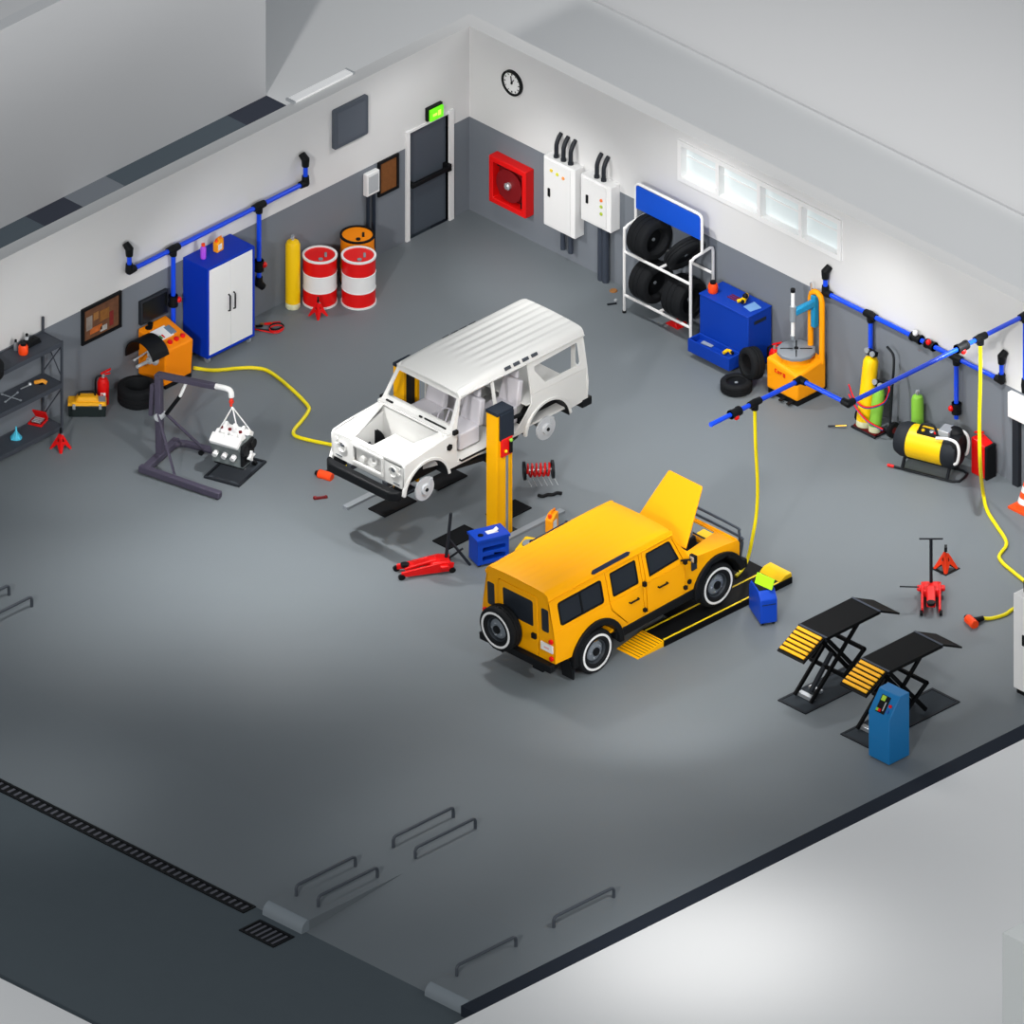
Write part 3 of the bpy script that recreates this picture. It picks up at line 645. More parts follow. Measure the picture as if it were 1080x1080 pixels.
def jack_stand(label, loc, rz=0, s=1.0, black=False):
    t = thing('jack_stand', label, 'jack stand', loc, rz, 'red jack stands'); 
    m = MB(RED if not black else mat('jack_orange', '#f23a12', .4)); hs = .29*s; w_ = .145*s
    for a in range(4):
        c_, s_ = math.cos(a*PI/2), math.sin(a*PI/2); c2, s2 = math.cos(a*PI/2+PI/2), math.sin(a*PI/2+PI/2)
        A_ = Vector((c_*w_*1.3, s_*w_*1.3, 0)); B_ = Vector((c2*w_*1.3, s2*w_*1.3, 0)); T1 = Vector((c_*.03*s, s_*.03*s, hs)); T2 = Vector((c2*.03*s, s2*.03*s, hs))
        def pf(u, v, k, A_=A_, B_=B_, T1=T1, T2=T2):
            lo_ = A_.lerp(B_, u)+Vector((0, 0, 0)); hi = T1.lerp(T2, u); p = lo_.lerp(hi, v)
            return tuple(p*(.97 if k else 1.0)+(Vector((0, 0, -.004)) if k else Vector()))
        m.panel([(0, 0), (.12, 0), (.5, .42), (.88, 0), (1, 0), (1, 1), (0, 1)], [[(.36, .55), (.64, .55), (.60, .74), (.40, .74)]], pf)
    m.build('base', t)
    m = MB(BLK); m.cyl((0, 0, hs*.6), (0, 0, hs+.07*s), .022*s); m.box(-.05*s, .05*s, -.02*s, .02*s, hs+.06*s, hs+.09*s); m.build('post', t)
    m = MB(CHR); m.cyl((0, 0, hs*.98), (.06*s, .04*s, hs*1.05), .01*s, seg=8); m.build('lock_lever', t)
    if black: m = MB(BLK); m.panel([(-.24, 0), (0, -.24), (.24, 0), (0, .24)], [[(-.17, 0), (0, -.17), (.17, 0), (0, .17)]], lambda u, v, k: (u, v, .015 if k else 0)); m.build('base_plate', t)
jack_stand('red jack stand on the floor beside the dark shelf unit', P(64, 473), PI/4, 1.0)
jack_stand('red jack stand in front of the striped drum by the cylinder', P(335.5, 333), PI/4, .9)
jack_stand('orange-red jack stand right behind the T-handled floor jack', P(997.5, 600), PI/4, 1.15, True)

# jumper cables
t = thing('jumper_cables', 'coiled black and red jumper cables on the floor by the blue cabinet', 'cables', P(284, 345))
for col, off in ((BLK, 0), (RED, .05)):
    m = MB(col); pts = [Vector((.35-off, -.25+off, .02))]+[Vector((-.05+.13*math.cos(a/10*PI*2)+off, .12+.10*math.sin(a/10*PI*2)+off, .02+.003*a)) for a in range(14)]
    m.tube(cr(pts, 3), .012, 6); m.build('cable', t)
for i, (col, x, y) in enumerate(((BLK, .33, -.27), (BLK, .18, -.15), (RED, .02, -.1), (RED, -.1, -.02))):
    m = MB(col); m.bar((x, y, .03), (x-.1, y+.08, .03), .03, .03); m.m(mat('copper', '#b8864a', .4, metal=.6)); m.bar((x-.0, y-.0, .03), (x+.05, y-.05, .03), .04, .02); m.build('clamp', t)

# wheel balancer
t = thing('wheel_balancer', 'orange wheel balancer with black guard and control panel', 'wheel balancer', (7.22, .03, 0))
m = MB(ORG); m.prism([(0, .05), (.62, .05), (.66, .70), (.66, .73), (0, .93)], 'x', 0, .66); m.build('cabinet', t, bevel=.03, seg=3)
m = MB(BLK); m.box(.03, .64, .04, .64, 0, .06); m.build('base', t)
def tp(x, y, dz=0): return (x, y, .93-.303*y+dz)
def quadon(m, x0, x1, y0, y1, dz=.012):
    vs_ = [tp(x0, y0, -.02), tp(x1, y0, -.02), tp(x1, y1, -.02), tp(x0, y1, -.02), tp(x0, y0, dz), tp(x1, y0, dz), tp(x1, y1, dz), tp(x0, y1, dz)]
    m.add(vs_, [(3, 2, 1, 0), (4, 5, 6, 7), (0, 1, 5, 4), (1, 2, 6, 5), (2, 3, 7, 6), (3, 0, 4, 7)])
m = MB(WHITE); quadon(m, .22, .55, .18, .42); p = m.build('control_panel', t)
m = MB(mat('lcd', '#6f8296', .3)); quadon(m, .14, .27, .22, .40, .018); m.build('display', p)
for x, c_ in ((.50, '#2050c0'), (.46, '#38a050'), (.41, '#d03030')): m = MB(mat('key'+c_[1:], c_, .5)); quadon(m, x, x+.03, .33, .40, .02); m.build('key', p)
for x in (.12, .27, .42): m = MB(RED); m.lathe([(.045, 0), (.045, .03), (.03, .04)], tp(x, .52, 0), (0, .3, 1), 18); m.build('button', p)
m = MB(BLK); m.lathe([(.045, -.01), (.045, .04)], (.42, .06, .92), seg=16); m.lathe([(.06, .0), (.06, .02)], (.50, .10, .91), seg=16); m.build('weight_tray', t)
m = MB(BLK)                                         # curved guard
prof = arcp(0, 0, .34, 15, 190, 20); inn = arcp(0, 0, .32, 190, 15, 20)
m.prism([(.36+p_[0], .60+p_[1]) for p_ in prof]+[(.36+p_[0], .60+p_[1]) for p_ in inn], 'x', .60, .98)
m.build('guard', t)
m = MB(LGR); m.lathe([(.11, 0), (.12, .03), (.07, .06), (.06, .14), (.03, .14), (.03, .42)], (.66, .40, .52), (1, 0, 0), 24); m.build('shaft', t)
m = MB(LGR); m.cyl((.70, .28, .62), (1.02, .28, .58), .014); m.ball((1.02, .28, .58), .025); m.bar((.68, .30, .52), (.68, .30, .66), .06, .05); m.build('arm', t)

def tyre_thing(label, loc, r=.34, w=.25, ax=(0, 0, 1), ri=None, group=None, name='tyre', stack=1, rim=False):
    m = MB(RUB); a = Vector(ax).normalized()
    for k in range(stack): m.lathe(tyre_prof(r, w, ri or r*.6), a*(k*w*.96), ax, 36, closed=True)
    o = m.build(name, loc=loc)
    if rim: q = MB(BLK); q.lathe([(r*.66, -w*.28), (r*.66, w*.28), (r*.5, w*.2), (r*.2, w*.24)], (0, 0, 0), a, 28); q.m(GREY); q.lathe([(.03, w*.22), (.03, w*.27)], (0, 0, 0), a, 12); q.build('rim', o)
    return tag(o, label, 'tyre', group)
tyre_thing('black tyre lying flat beside the orange balancer', (8.47, .62, .17), .345, .34)

def extinguisher(label, loc, rz=0, s=1.0):
    t = thing('fire_extinguisher', label, 'fire extinguisher', loc, rz)
    m = MB(RED); m.lathe([(.09*s, 0), (.1*s, .02), (.1*s, .42*s), (.07*s, .49*s), (.03*s, .51*s)], seg=22); m.build('tank', t)
    m = MB(CHR); m.lathe([(.03*s, .5*s), (.03*s, .58*s)], seg=12); m.build('valve', t)
    m = MB(RED); m.bar((-.04, 0, .58*s), (.13*s, 0, .66*s), .04, .02); m.bar((-.02, 0, .56*s), (.12*s, 0, .58*s), .03, .02); m.build('handle', t)
    m = MB(BLK); m.tube(cr([(-.03, 0, .55*s), (-.12*s, 0, .5*s), (-.13*s, 0, .3*s), (-.12*s, 0, .12*s)], 4), .018, 6); m.build('hose', t)
    m = MB(WHITE); a0 = -PI/6
    m.panel([(a, zz) for a, zz in ((0, .12), (.4, .12), (.8, .12), (.8, .26), (.4, .26), (0, .26))], [], lambda u, v, k: ((.1*s+(.003 if k else -.001))*math.cos(u+PI/4-rz-.4), (.1*s+(.003 if k else -.001))*math.sin(u+PI/4-rz-.4), v*s)); m.build('label', t)
q = P(108, 424); extinguisher('red fire extinguisher standing behind the yellow toolbox', (8.93, .26, 0), PI*.8)
extinguisher('red fire extinguisher between the blue parts washer and orange tyre changer', (.30, 7.53, 0), PI*.6)

t = thing('toolbox', 'black and yellow toolbox on the floor near the dark shelf unit', 'toolbox', (9.36, .31, 0), math.radians(135))
m = MB(mat('toolbox_black', '#1b2526', .5)); m.box(-.31, .31, -.12, .12, 0, .22, top=(-.01, -.01)); m.build('box', t, bevel=.02, seg=3)
m = MB(mat('toolbox_yellow', '#fbb414', .45)); m.box(-.33, .33, -.14, .14, .22, .28, top=(.02, .02)); m.box(-.2, .2, -.10, .10, .28, .36, top=(.05, .03)); m.build('lid', t, bevel=.015)
m = MB(BLK); m.tube(cr([(-.14, 0, .35), (-.10, 0, .42), (.10, 0, .42), (.14, 0, .35)], 4), .018, 8); m.build('handle', t)
for x in (-.22, .22): m = MB(CHR); m.box(x-.025, x+.025, -.16, -.13, .17, .26); m.build('latch', t, bevel=.004)
m = MB(GREY); m.box(.18, .31, -.08, .08, .28, .295); m.build('tray', t)

# shelf unit
t = thing('shelf_unit', 'dark grey three-tier metal shelf unit at the left picture edge', 'shelf', (10.12, .03, 0))
for z in (1.78, .98, .16):
    m = MB(SHLF); m.box(0, 2.0, 0, .47, z-.02, z); m.box(0, 2.0, .455, .475, z-.08, z+.01); m.box(0, 2.0, 0, .015, z-.08, z+.01); m.box(0, .015, 0, .47, z-.08, z+.01); m.build('shelf', t, bevel=.004, seg=1)
for x, y, h in ((.02, .46, 1.8), (.02, .015, 2.08), (1.98, .46, 1.8), (1.98, .015, 2.08)): m = MB(SHLF); m.bar((x, y, .02), (x, y, h), .035, .035); m.build('post', t)
m = MB(SHLF); m.bar((0, .46, 1.72), (0, .02, 1.05), .02, .01, up=X); m.bar((0, .02, 1.72), (0, .46, 1.05), .02, .01, up=X); m.bar((0, .46, .9), (0, .02, .2), .02, .01, up=X); m.build('brace', t)
def on_shelf(px, py, z): return P(px, py, z)
def jar(label, loc, r, h, M, cap=None, name='jar'):
    t = thing(name, label, name.replace('_', ' '), loc)
    m = MB(M); m.lathe([(r*.9, 0), (r, .02), (r, h*.75), (r*.75, h)], seg=20); m.build('body', t)
    m = MB(cap or BLK); m.lathe([(r*.6, h), (r*.6, h+.04)], seg=14); m.build('cap', t)
q = P(24.5, 373, 1.78); jar('orange jar on the top shelf beside the hanging tyre', q, .085, .17, SAFE)
q = P(10, 366, 1.78); jar('small grey bottle at the back of the top shelf, left one', (q.x, .14, 1.78), .035, .16, GREY, name='bottle')
q = P(23, 360, 1.78); jar('small grey bottle with round head behind the orange jar', (q.x, .12, 1.78), .04, .15, LGR, name='bottle')
t = thing('black_case', 'black tool case on the top shelf behind the orange jar', 'case', (10.38, .16, 1.78))
m = MB(BLK); m.box(0, .32, -.08, .10, 0, .09, top=(.03, .02)); m.build('case', t, bevel=.01); m = MB(DST); m.tube([(.1, .0, .09), (.12, 0, .12), (.2, 0, .12), (.22, 0, .09)], .01, 6); m.build('handle', t)
tyre_thing('black tyre lying on the top shelf at the left picture edge', (11.84, .36, 1.90), .33, .24, (0, .05, 1))
t = thing('polishing_tool', 'orange hand tool on the middle shelf', 'tool', P(43, 405, .98))
m = MB(mat('tool_orange', '#f0a030', .5)); m.tube(cr([(.07, -.07, .03), (.03, .0, .06), (-.02, .02, .06), (-.06, .08, .03)], 4), .035, 10); m.build('body', t); m = MB(BLK); m.cyl((0, 0, .01), (0, 0, .05), .05); m.build('pad', t)
m = MB(CHR); m.ball((0, 0, .035), .035); m.bar((0, 0, .02), (.2, -.02, .015), .02, .015); tag(m.build('ratchet', loc=P(31.5, 407, .98)), 'silver ratchet with round head on the middle shelf', 'tool')
t = thing('wheel_wrench', 'grey cross-shaped wheel wrench on the middle shelf', 'wrench', P(12, 419, .99)); 
for a in (0, PI/2):
    m = MB(GREY); d_ = compass(a+.2)*.19; m.cyl(-d_, d_, .011, seg=8); m.cyl(d_*.9, d_*1.05, .02, seg=10); m.cyl(-d_*1.05, -d_*.9, .02, seg=10); m.build('arm', t)
t = thing('drill_bit_case', 'open red case of bits on the bottom shelf', 'case', P(40, 446, .16), .35)
m = MB(RED); m.box(-.14, .12, -.13, .12, 0, .035); m.prism([(-.16, .03), (-.13, .035), (-.04, .2), (-.07, .2)], 'y', -.13, .12); m.m(DRED); m.box(-.11, .1, -.1, .1, .035, .045); m.build('case', t, bevel=.01)
m = MB(CHR); [m.cyl((-.08+.05*i, -.08, .055), (-.08+.05*i, .08, .055), .012, seg=8) for i in range(4)]; m.build('bit_set', t)
t = thing('funnel', 'light blue funnel upside down on the bottom shelf', 'funnel', P(17, 462, .16))
m = MB(CYAN); m.lathe([(.10, 0), (.10, .02), (.02, .13), (.012, .22)], seg=24); m.build('cone', t); m = MB(CYAN); m.tube([(.09, 0, .01), (.12, 0, .015), (.12, .02, .015)], .008, 6); m.build('tab', t)

# ================================================================ engine hoist
hd = Vector((-.28, .96, 0)).normalized(); hs_ = Vector((.96, .28, 0)).normalized()
B0 = Vector((9.62, 2.30, 0))
t = thing('engine_hoist', 'grey engine hoist crane with splayed legs and white boom tip', 'engine hoist', B0)
m = MB(HST); m.bar(hs_*.58+Z*.11, -hs_*.58+Z*.11, .13, .12); m.build('cross_beam', t, bevel=.015)
for s in (1, -1):
    m = MB(HST); p0 = hs_*.52*s+Z*.11; p1 = p0+hd*1.5+hs_*.12*s-Z*.03
    if s < 0: m.tube(cr([p0+hs_*.1, p0+hd*.15-hs_*.03, p0+hd*.45-hs_*.05, p1-hd*.3], 5), .065, 8)
    else: m.bar(p0-hd*.1, p1, .12, .12)
    l = m.build('leg', t, bevel=.015 if s > 0 else 0)
    m = MB(BLK); m.cyl(p1-hd*.05-Z*.04-hs_*.03, p1-hd*.05-Z*.04+hs_*.03, .045, seg=12); m.cyl(p0+hd*.5-Z*.065-hs_*.03, p0+hd*.5-Z*.065+hs_*.03, .045, seg=12); m.build('caster', l)
m = MB(HST); m.bar((0, 0, .1), Vector((0, 0, 1.68))-hd*.03, .13, .11, hd); m.build('mast', t, bevel=.012)
m = MB(HST); m.bar(-hd*.17+Z*.85, -hd*.14+Z*1.45, .09, .07, hd); m.build('handle', t, bevel=.01)
for s in (1, -1): m = MB(HST); m.bar(hs_*.07*s+Z*.95, hs_*.5*s+hd*.55+Z*.14, .045, .03, hd); m.build('brace', t)
m = MB(LGR); m.lathe([(.07, -.09), (.07, .09)], Z*.88, hs_, 16); m.build('pivot', t)
tip = hd*1.28+Z*1.76; root_ = Z*1.66-hd*.05
m = MB(HST); m.bar(root_, root_.lerp(tip, .84), .10, .10); bo = m.build('boom', t, bevel=.012)
m = MB(WHITE); q0 = root_.lerp(tip, .82); m.tube(cr([q0, root_.lerp(tip, .97), tip+hd*.06-Z*.03, tip+hd*.08-Z*.14], 4), .05, 10); m.build('boom_tip', t)
m = MB(BLK); m.cyl(hd*.12+Z*.95, hd*.38+Z*1.36, .035, seg=12); m.m(WHITE); m.cyl(hd*.38+Z*1.36, hd*.50+Z*1.66, .028, seg=12); m.build('ram', t)
hk = tip+hd*.08
m = MB(mat('hook_red', '#d8321c', .4)); m.cyl(hk-Z*.14, hk-Z*.2, .03, seg=10); m.ball(hk-Z*.23, .045); m.tube(cr([hk-Z*.26, hk-Z*.29+hs_*.03, hk-Z*.32, hk-Z*.30-hs_*.025], 4), .014, 6); m.build('hook', t)
# engine hanging on slings
ea = math.atan2(hd.y, hd.x)
E0 = B0+hk; ebase = Vector((E0.x, E0.y, .38))+hd*.02
t = thing('car_engine', 'silver car engine block hanging from the hoist by white slings', 'engine', ebase, ea)
m = MB(mat('block_grey', '#6c7475', .5)); m.box(-.30, .30, -.17, .17, .02, .22); m.prism([(-.17, .2), (.17, .2), (.27, .42), (.12, .52), (0, .38), (-.12, .52), (-.27, .42)], 'x', -.30, .26); m.build('block', t, bevel=.012)
m = MB(WHITE)
for s in (1, -1): m.prism([(s*.10, .50), (s*.26, .40), (s*.31, .48), (s*.17, .60)], 'x', -.29, .25)
m.box(-.26, .22, -.09, .09, .46, .58, top=(.03, .02)); m.build('cylinder_head', t, bevel=.02)
for k in range(3):
    for s in (1, -1): m = MB(WHITE); x_ = -.2+.17*k; m.cyl((x_, s*.17, .24), (x_, s*.27, .20), .048, seg=14); m.tube(cr([(x_, s*.05, .56), (x_, s*.14, .63), (x_, s*.22, .54)], 3), .03, 8); m.build('intake_runner', t)
m = MB(BLK); m.box(-.28, .28, -.13, .13, -.03, .04); m.lathe([(.12, 0), (.12, .06)], (.28, 0, .20), X, 24); m.lathe([(.09, 0), (.09, .06)], (.28, .15, .36), X, 20); m.lathe([(.09, 0), (.09, .06)], (.28, -.15, .36), X, 20); m.box(.26, .31, -.2, .2, .06, .46); m.build('belt_cover', t, bevel=.01)
m = MB(WHITE); m.lathe([(.05, 0), (.05, .05)], (.33, 0, .20), X, 14); m.bar((.36, -.1, .2), (.36, .1, .2), .05, .03); m.bar((.36, 0, .12), (.36, 0, .3), .05, .03, up=Y); m.build('fan', t)
m = MB(DRED)
for k, x_ in enumerate((-.22, -.06, .14)): m.cyl((x_, .02, .57), (x_, .02, .61), .03, seg=10)
m.build('filler_cap', t)
ap = Vector((0, 0, E0.z-.33-.38))
for x_, y_ in ((-.27, .16), (-.22, -.14), (.26, .18), (.24, -.18)): m = MB(WHITE); m.cyl(ap, (x_, y_, .56), .011, seg=6); m.build('sling', t)
t = thing('drip_tray', 'dark rectangular drip tray on the floor under the engine', 'tray', P(248, 496), ea)
m = MB(DST); m.panel([(-.34, -.48), (.34, -.48), (.34, .48), (-.34, .48)], [[(-.30, -.44), (.30, -.44), (.30, .44), (-.30, .44)]], lambda u, v, k: (u, v, .035 if k else 0)); m.build('rim', t)
m = MB(mat('tray_floor', '#3a4047', .6)); m.box(-.31, .31, -.45, .45, .002, .012); m.build('base', t)
m = MB(CHR); m.cyl((.12, .1, .012), (.12, .1, .03), .03, seg=8); m.build('drain_plug', t)

# hoses
def hose(label, pts, r=.03, ends=None, name='air_hose'):
    t = thing(name, label, 'hose', (0, 0, 0))
    m = MB(HOSE); m.tube(cr(pts, 6), r, 8); m.build('hose', t)
    for pos, dr in (ends or []):
        pos = Vector(pos); dr = Vector(dr).normalized()
        m = MB(BLK); m.cyl(pos, pos+dr*.16, .045, .055, seg=12); m.build('coupling', t)
        m = MB(SAFE); side = dr.cross(Z).normalized(); c_ = pos+dr*.23; m.cyl(c_-side*.14, c_+side*.12, .078, seg=16); b_ = m.build('nozzle', t, bevel=.015)
        m = MB(BLK); m.cyl(c_+side*.12, c_+side*.18, .055, .04, seg=14); m.build('nozzle_tip', b_)
    return t
g = [P(x, y, .03) for x, y in ((204, 388), (225, 390.5), (250, 388.5), (268, 388), (284, 392), (306, 409), (324, 427), (325, 434), (318, 444), (310, 454), (312, 460), (330, 465), (352, 469.5), (380, 476), (386, 484), (368, 489), (350, 495))]
hose('yellow hose on the floor from the orange balancer to under the white car', g, .032, [(P(350, 495, .05), P(343, 501, .05)-P(350, 495, .05))])
q1 = Vector((12.13-(796-495)/KX, 12.13, 3.34))
def PV(px, py, x=None, y=None, plane=None):      # point on a vertical plane
    u = (px-495)/KX
    if y is not None: x = y-u
    else: y = u+x
    return Vector((x, y, (221+KY*(x+y)-py)/KZ))
g = [q1, PV(797, 470, y=12.05), PV(799, 510, y=11.95), PV(798, 540, y=11.9), PV(794, 565, y=11.9), PV(789, 588, y=11.9), PV(783, 600, y=11.95), PV(776, 608, y=12.0)]
hose('yellow hose hanging from the overhead pipe down beside the yellow car front', g, .03)
q2 = Vector((13.26-(1034-495)/KX, 13.26, 3.34))
g = [q2, PV(1034, 400, y=13.3), PV(1033, 450, y=13.35), PV(1034, 492, y=13.4), P(1037, 520, .12), P(1041, 538, .03), P(1050, 553, .03), P(1060, 568, .03), P(1061, 576, .03), P(1054, 586, .03), P(1057, 593, .03), P(1066, 601, .03), P(1082, 614, .03), P(1100, 628, .03), P(1095, 640, .03), P(1072, 641, .03), P(1060, 648, .03), P(1046, 652, .03), P(1036, 652, .05)]
hose('yellow hose dropping from the overhead pipe and winding over the floor at right', g, .032, [(P(1037, 652, .06), P(1026, 655, .06)-P(1037, 652, .06))])
m = MB(DRED); m.bar((-.1, .06, .02), (.1, -.06, .02), .05, .03); m.ball((.08, -.05, .03), .035); m.ball((-.08, .05, .03), .03); tag(m.build('spark_plug', loc=P(338, 526)), 'small dark red metal part on the floor in front of the white car', 'car part')

# ================================================================ along the right wall (x = 0)
t = thing('fire_hose_cabinet', 'red fire hose cabinet with open face on the right wall', 'fire hose cabinet', (0, .66, .52))
m = MB(RED); m.panel([(0, 0), (.87, 0), (.87, .89), (0, .89)], [[(.09, .10), (.78, .10), (.78, .79), (.09, .79)]], lambda u, v, k: (0 if k else .2, u, v)); m.build('frame', t, bevel=.012)
m = MB(DRED); m.box(0, .04, .08, .79, .09, .80); m.build('back_panel', t)
m = MB(mat('reel_red', '#7c1016', .45)); m.lathe([(.31, 0), (.31, .03), (.13, .04), (.13, .08), (.30, .09), (.30, .11)], (.05, .435, .44), X, 32); r_ = m.build('hose_reel', t)
m = MB(CHR); m.lathe([(.065, 0), (.065, .06), (.04, .08)], (.15, .435, .45), X, 20); m.build('hub', r_)
m = MB(BLK); m.box(.05, .15, .70, .77, .11, .22); m.box(.05, .12, .12, .18, .70, .77); m.build('nozzle', t)
def epanel(label, y0, y1, z0, z1, hy, hz, lamps, tops, feet):
    t = thing('electrical_cabinet', label, 'electrical cabinet', (0, y0, 0)); w_ = y1-y0
    m = MB(WHITE); m.box(0, .22, 0, w_, z0, z1); m.build('box', t, bevel=.01)
    m = MB(mat('panel_white', '#e2e2e2', .45)); m.box(.22, .235, .03, w_-.10, z0+.04, z1-.04); d = m.build('door', t, bevel=.004)
    m = MB(BLK); m.box(.235, .26, hy-.025, hy+.025, hz-.08, hz+.08); m.build('handle', d, bevel=.01)
    for y, z, c_ in lamps: m = MB(mat('lamp'+c_[1:], c_, .4)); m.lathe([(.032, 0), (.028, .015)], (.235, y, z), X, 14); m.build('indicator_lamp', d)
    for y in tops: m = MB(mat('conduit_black', '#20242b', .5)); m.tube(cr([(.12, y, z1-.02), (.12, y, z1+.18), (.11, y, z1+.26), (.06, y, z1+.36), (.0, y, z1+.42)], 4), .038, 10); m.lathe([(.05, 0), (.05, .04)], (.12, y, z1), Z, 12); m.build('conduit', t)
    for y, r_ in feet: m = MB(mat('conduit_slate', '#363d49', .5)); m.cyl((.10, y, 0.0 if r_ > .05 else .22), (.10, y, z0+.01), r_, seg=14); m.build('conduit', t)
epanel('taller white electrical cabinet with three black conduits on top', 1.98, 2.72, .62, 1.95, .15, 1.30, [(.20, 1.74, '#e8c838'), (.34, 1.72, '#d8d828'), (.48, 1.70, '#f09848')], (.2, .37, .54), ((.34, .045), (.52, .045)))
epanel('smaller white electrical cabinet with two black conduits on top', 2.86, 3.57, 1.08, 1.95, .17, 1.54, [(.50, 1.64, '#f07838'), (.50, 1.52, '#b0c848'), (.50, 1.38, '#a8c030')], (.28, .44), ((.36, .06), (.47, .06)))

# tyre rack
t = thing('tyre_rack', 'white tubular tyre rack with blue sign board against the right wall', 'rack', (0, 4.27, 0)); R = .026; Lr = 1.57
for y in (0, Lr):
    m = MB(WHITE); m.tube(cr([(.60, y, .0), (.60, y, 1.50), (.585, y, 1.60), (.52, y, 1.655)], 4)+[Vector((.14, y, 1.70)), Vector((.09, y, 1.68)), Vector((.07, y, 1.62)), Vector((.07, y, 0))], R, 8); m.build('side_frame', t)
for z in (1.18, .34):
    for x in (.60, .07): m = MB(WHITE); m.cyl((x, 0, z), (x, Lr, z), R, seg=8); m.build('rail', t)
    m = MB(WHITE); m.cyl((.07, Lr*.52, z), (.60, Lr*.52, z), R, seg=8); m.build('cross_bar', t)
m = MB(WHITE); m.tube([(.33, 0, 1.66), (.33, 0, 2.33), (.33, .03, 2.38), (.33, .08, 2.40), (.33, Lr-.08, 2.40), (.33, Lr-.03, 2.38), (.33, Lr, 2.33), (.33, Lr, 1.66)], R, 8); m.build('sign_frame', t)
m = MB(mat('sign_blue', '#1050c8', .45)); m.box(.32, .345, .02, Lr-.02, 1.92, 2.36); m.build('sign_board', t)
for y in (0, Lr): m = MB(BLK); m.cyl((.60, y, 0), (.60, y, .04), .035, seg=10); m.build('foot', t)
tyre_thing('wide black tyre on the left of the rack upper rails', (.36, 4.62, 1.50), .37, .42, Vector((.05, 1, 0)), rim=True)
tyre_thing('black tyre leaning askew on the right of the rack upper rails', (.34, 5.43, 1.52), .36, .22, Vector((.10, .85, -.50)), rim=True)
tyre_thing('wide black tyre on the left of the rack lower rails', (.36, 4.66, .68), .37, .40, Vector((.05, 1, 0)), rim=True)
tyre_thing('wide black tyre on the right of the rack lower rails', (.36, 5.44, .68), .37, .44, Vector((0, 1, 0)), rim=True)
t = thing('wheel_chock', 'red wheel chocks on the floor under the tyre rack', 'wheel chock', P(711, 343))
m = MB(RED); m.prism([(-.16, 0), (.16, 0), (.10, .09), (.0, .11)], 'x', -.07, .07); m.build('wedge', t, bevel=.01); m = MB(RED); m.box(-.14, -.02, .10, .17, 0, .07); m.build('foot_block', t, bevel=.01)
m = MB(mat('rust_brown', '#9a6838', .8)); m.lathe([(.07, 0), (.06, .02)], seg=10); tag(m.build('washer', loc=P(647, 307)), 'small brown disc on the floor left of the tyre rack', 'car part')
m = MB(DST); m.bar((-.07, .05, .015), (.07, -.03, .015), .03, .02); m.m(LGR); m.ball((-.12, -.02, .02), .03); tag(m.build('bolt', loc=P(645, 321)), 'small dark bolt and grey nut on the floor left of the tyre rack', 'car part')

# parts washer
t = thing('parts_washer', 'big blue parts washer with a low tray in front', 'parts washer', (.05, 6.06, 0)); PW = mat('washer_blue', '#0a3aa4', .5, spec=.2)
m = MB(PW); m.box(0, .56, 0, 1.15, .05, 1.08); m.build('cabinet', t, bevel=.015)
m = MB(PW); m.box(-.0, .57, -.01, 1.16, 1.08, 1.11); m.build('lid', t, bevel=.01)
m = MB(PW); m.panel([(.57, .02), (.86, .02), (.86, 1.0), (.57, 1.0)], [[(.60, .05), (.83, .05), (.83, .97), (.60, .97)]], lambda u, v, k: (u, v, .36 if k else .12)); m.box(.58, .85, .03, .99, .12, .25); m.build('tray', t, bevel=.006)
m = MB(NAVY); m.box(.14, .42, 1.15, 1.16, .90, .96); m.build('slot', t)
for x, y in ((.08, .08), (.5, .08), (.08, 1.07), (.5, 1.07)): m = MB(BLK); m.cyl((x, y, 0), (x, y, .06), .04, seg=10); m.build('foot', t)
m = MB(DRED)
for k in range(3): m.box(.20+.05*k, .23+.05*k, .42, .62, 1.11, 1.114)
m.build('red_stripes', t)
q = P(752, 308, 1.115); jar('orange jar with black lid on the left end of the blue washer', q, .085, .17, SAFE)
t = thing('spray_gun', 'yellow and black spray gun on top of the blue parts washer', 'spray gun', P(785, 318, 1.115), .5)
m = MB(YEL2); m.cyl((-.13, 0, .05), (.08, 0, .05), .045, seg=12); m.cyl((0, 0, .05), (.08, -.10, .03), .03, seg=10); m.build('body', t); m = MB(BLK); m.cyl((.08, 0, .05), (.13, 0, .05), .03, seg=10); m.ball((0, .02, .11), .05); m.build('cup', t)
m = MB(mat('rag_blue', '#6f9ad0', .8)); m.prism([(-.14, -.10), (.1, -.12), (.14, .08), (-.08, .12)], 'z', 0, .008); tag(m.build('paper_sheet', loc=P(794, 324, 1.113)), 'pale blue sheet on the right end of the blue washer top', 'paper')
m = MB(mat('rag_grey', '#8f9aa8', .8)); m.prism([(-.09, -.14), (.11, -.10), (.08, .13), (-.11, .10)], 'z', 0, .01); tag(m.build('paper_sheet', loc=P(748, 362, .255)), 'grey sheet lying in the low tray of the blue washer', 'paper')
t = thing('spray_gun', 'yellow spray gun lying in the low tray of the blue washer', 'spray gun', P(769, 371, .26), 1.2)
m = MB(YEL2); m.cyl((-.11, 0, .05), (.11, 0, .05), .04, seg=12); m.cyl((0, 0, .05), (.06, -.13, .04), .03, seg=10); m.build('body', t); m = MB(BLK); m.cyl((.11, 0, .05), (.16, 0, .05), .025, seg=10); m.build('nozzle', t)
tyre_thing('small black tyre lying flat in front of the blue washer', P(776.5, 411.5)+Z*.10, .27, .20, rim=True)
o = tyre_thing('small black tyre standing against the blue washer tray', P(784, 406)+Z*.28+Vector((-.10, .10, .14)), .28, .24, Vector((.93, -.25, .12)))

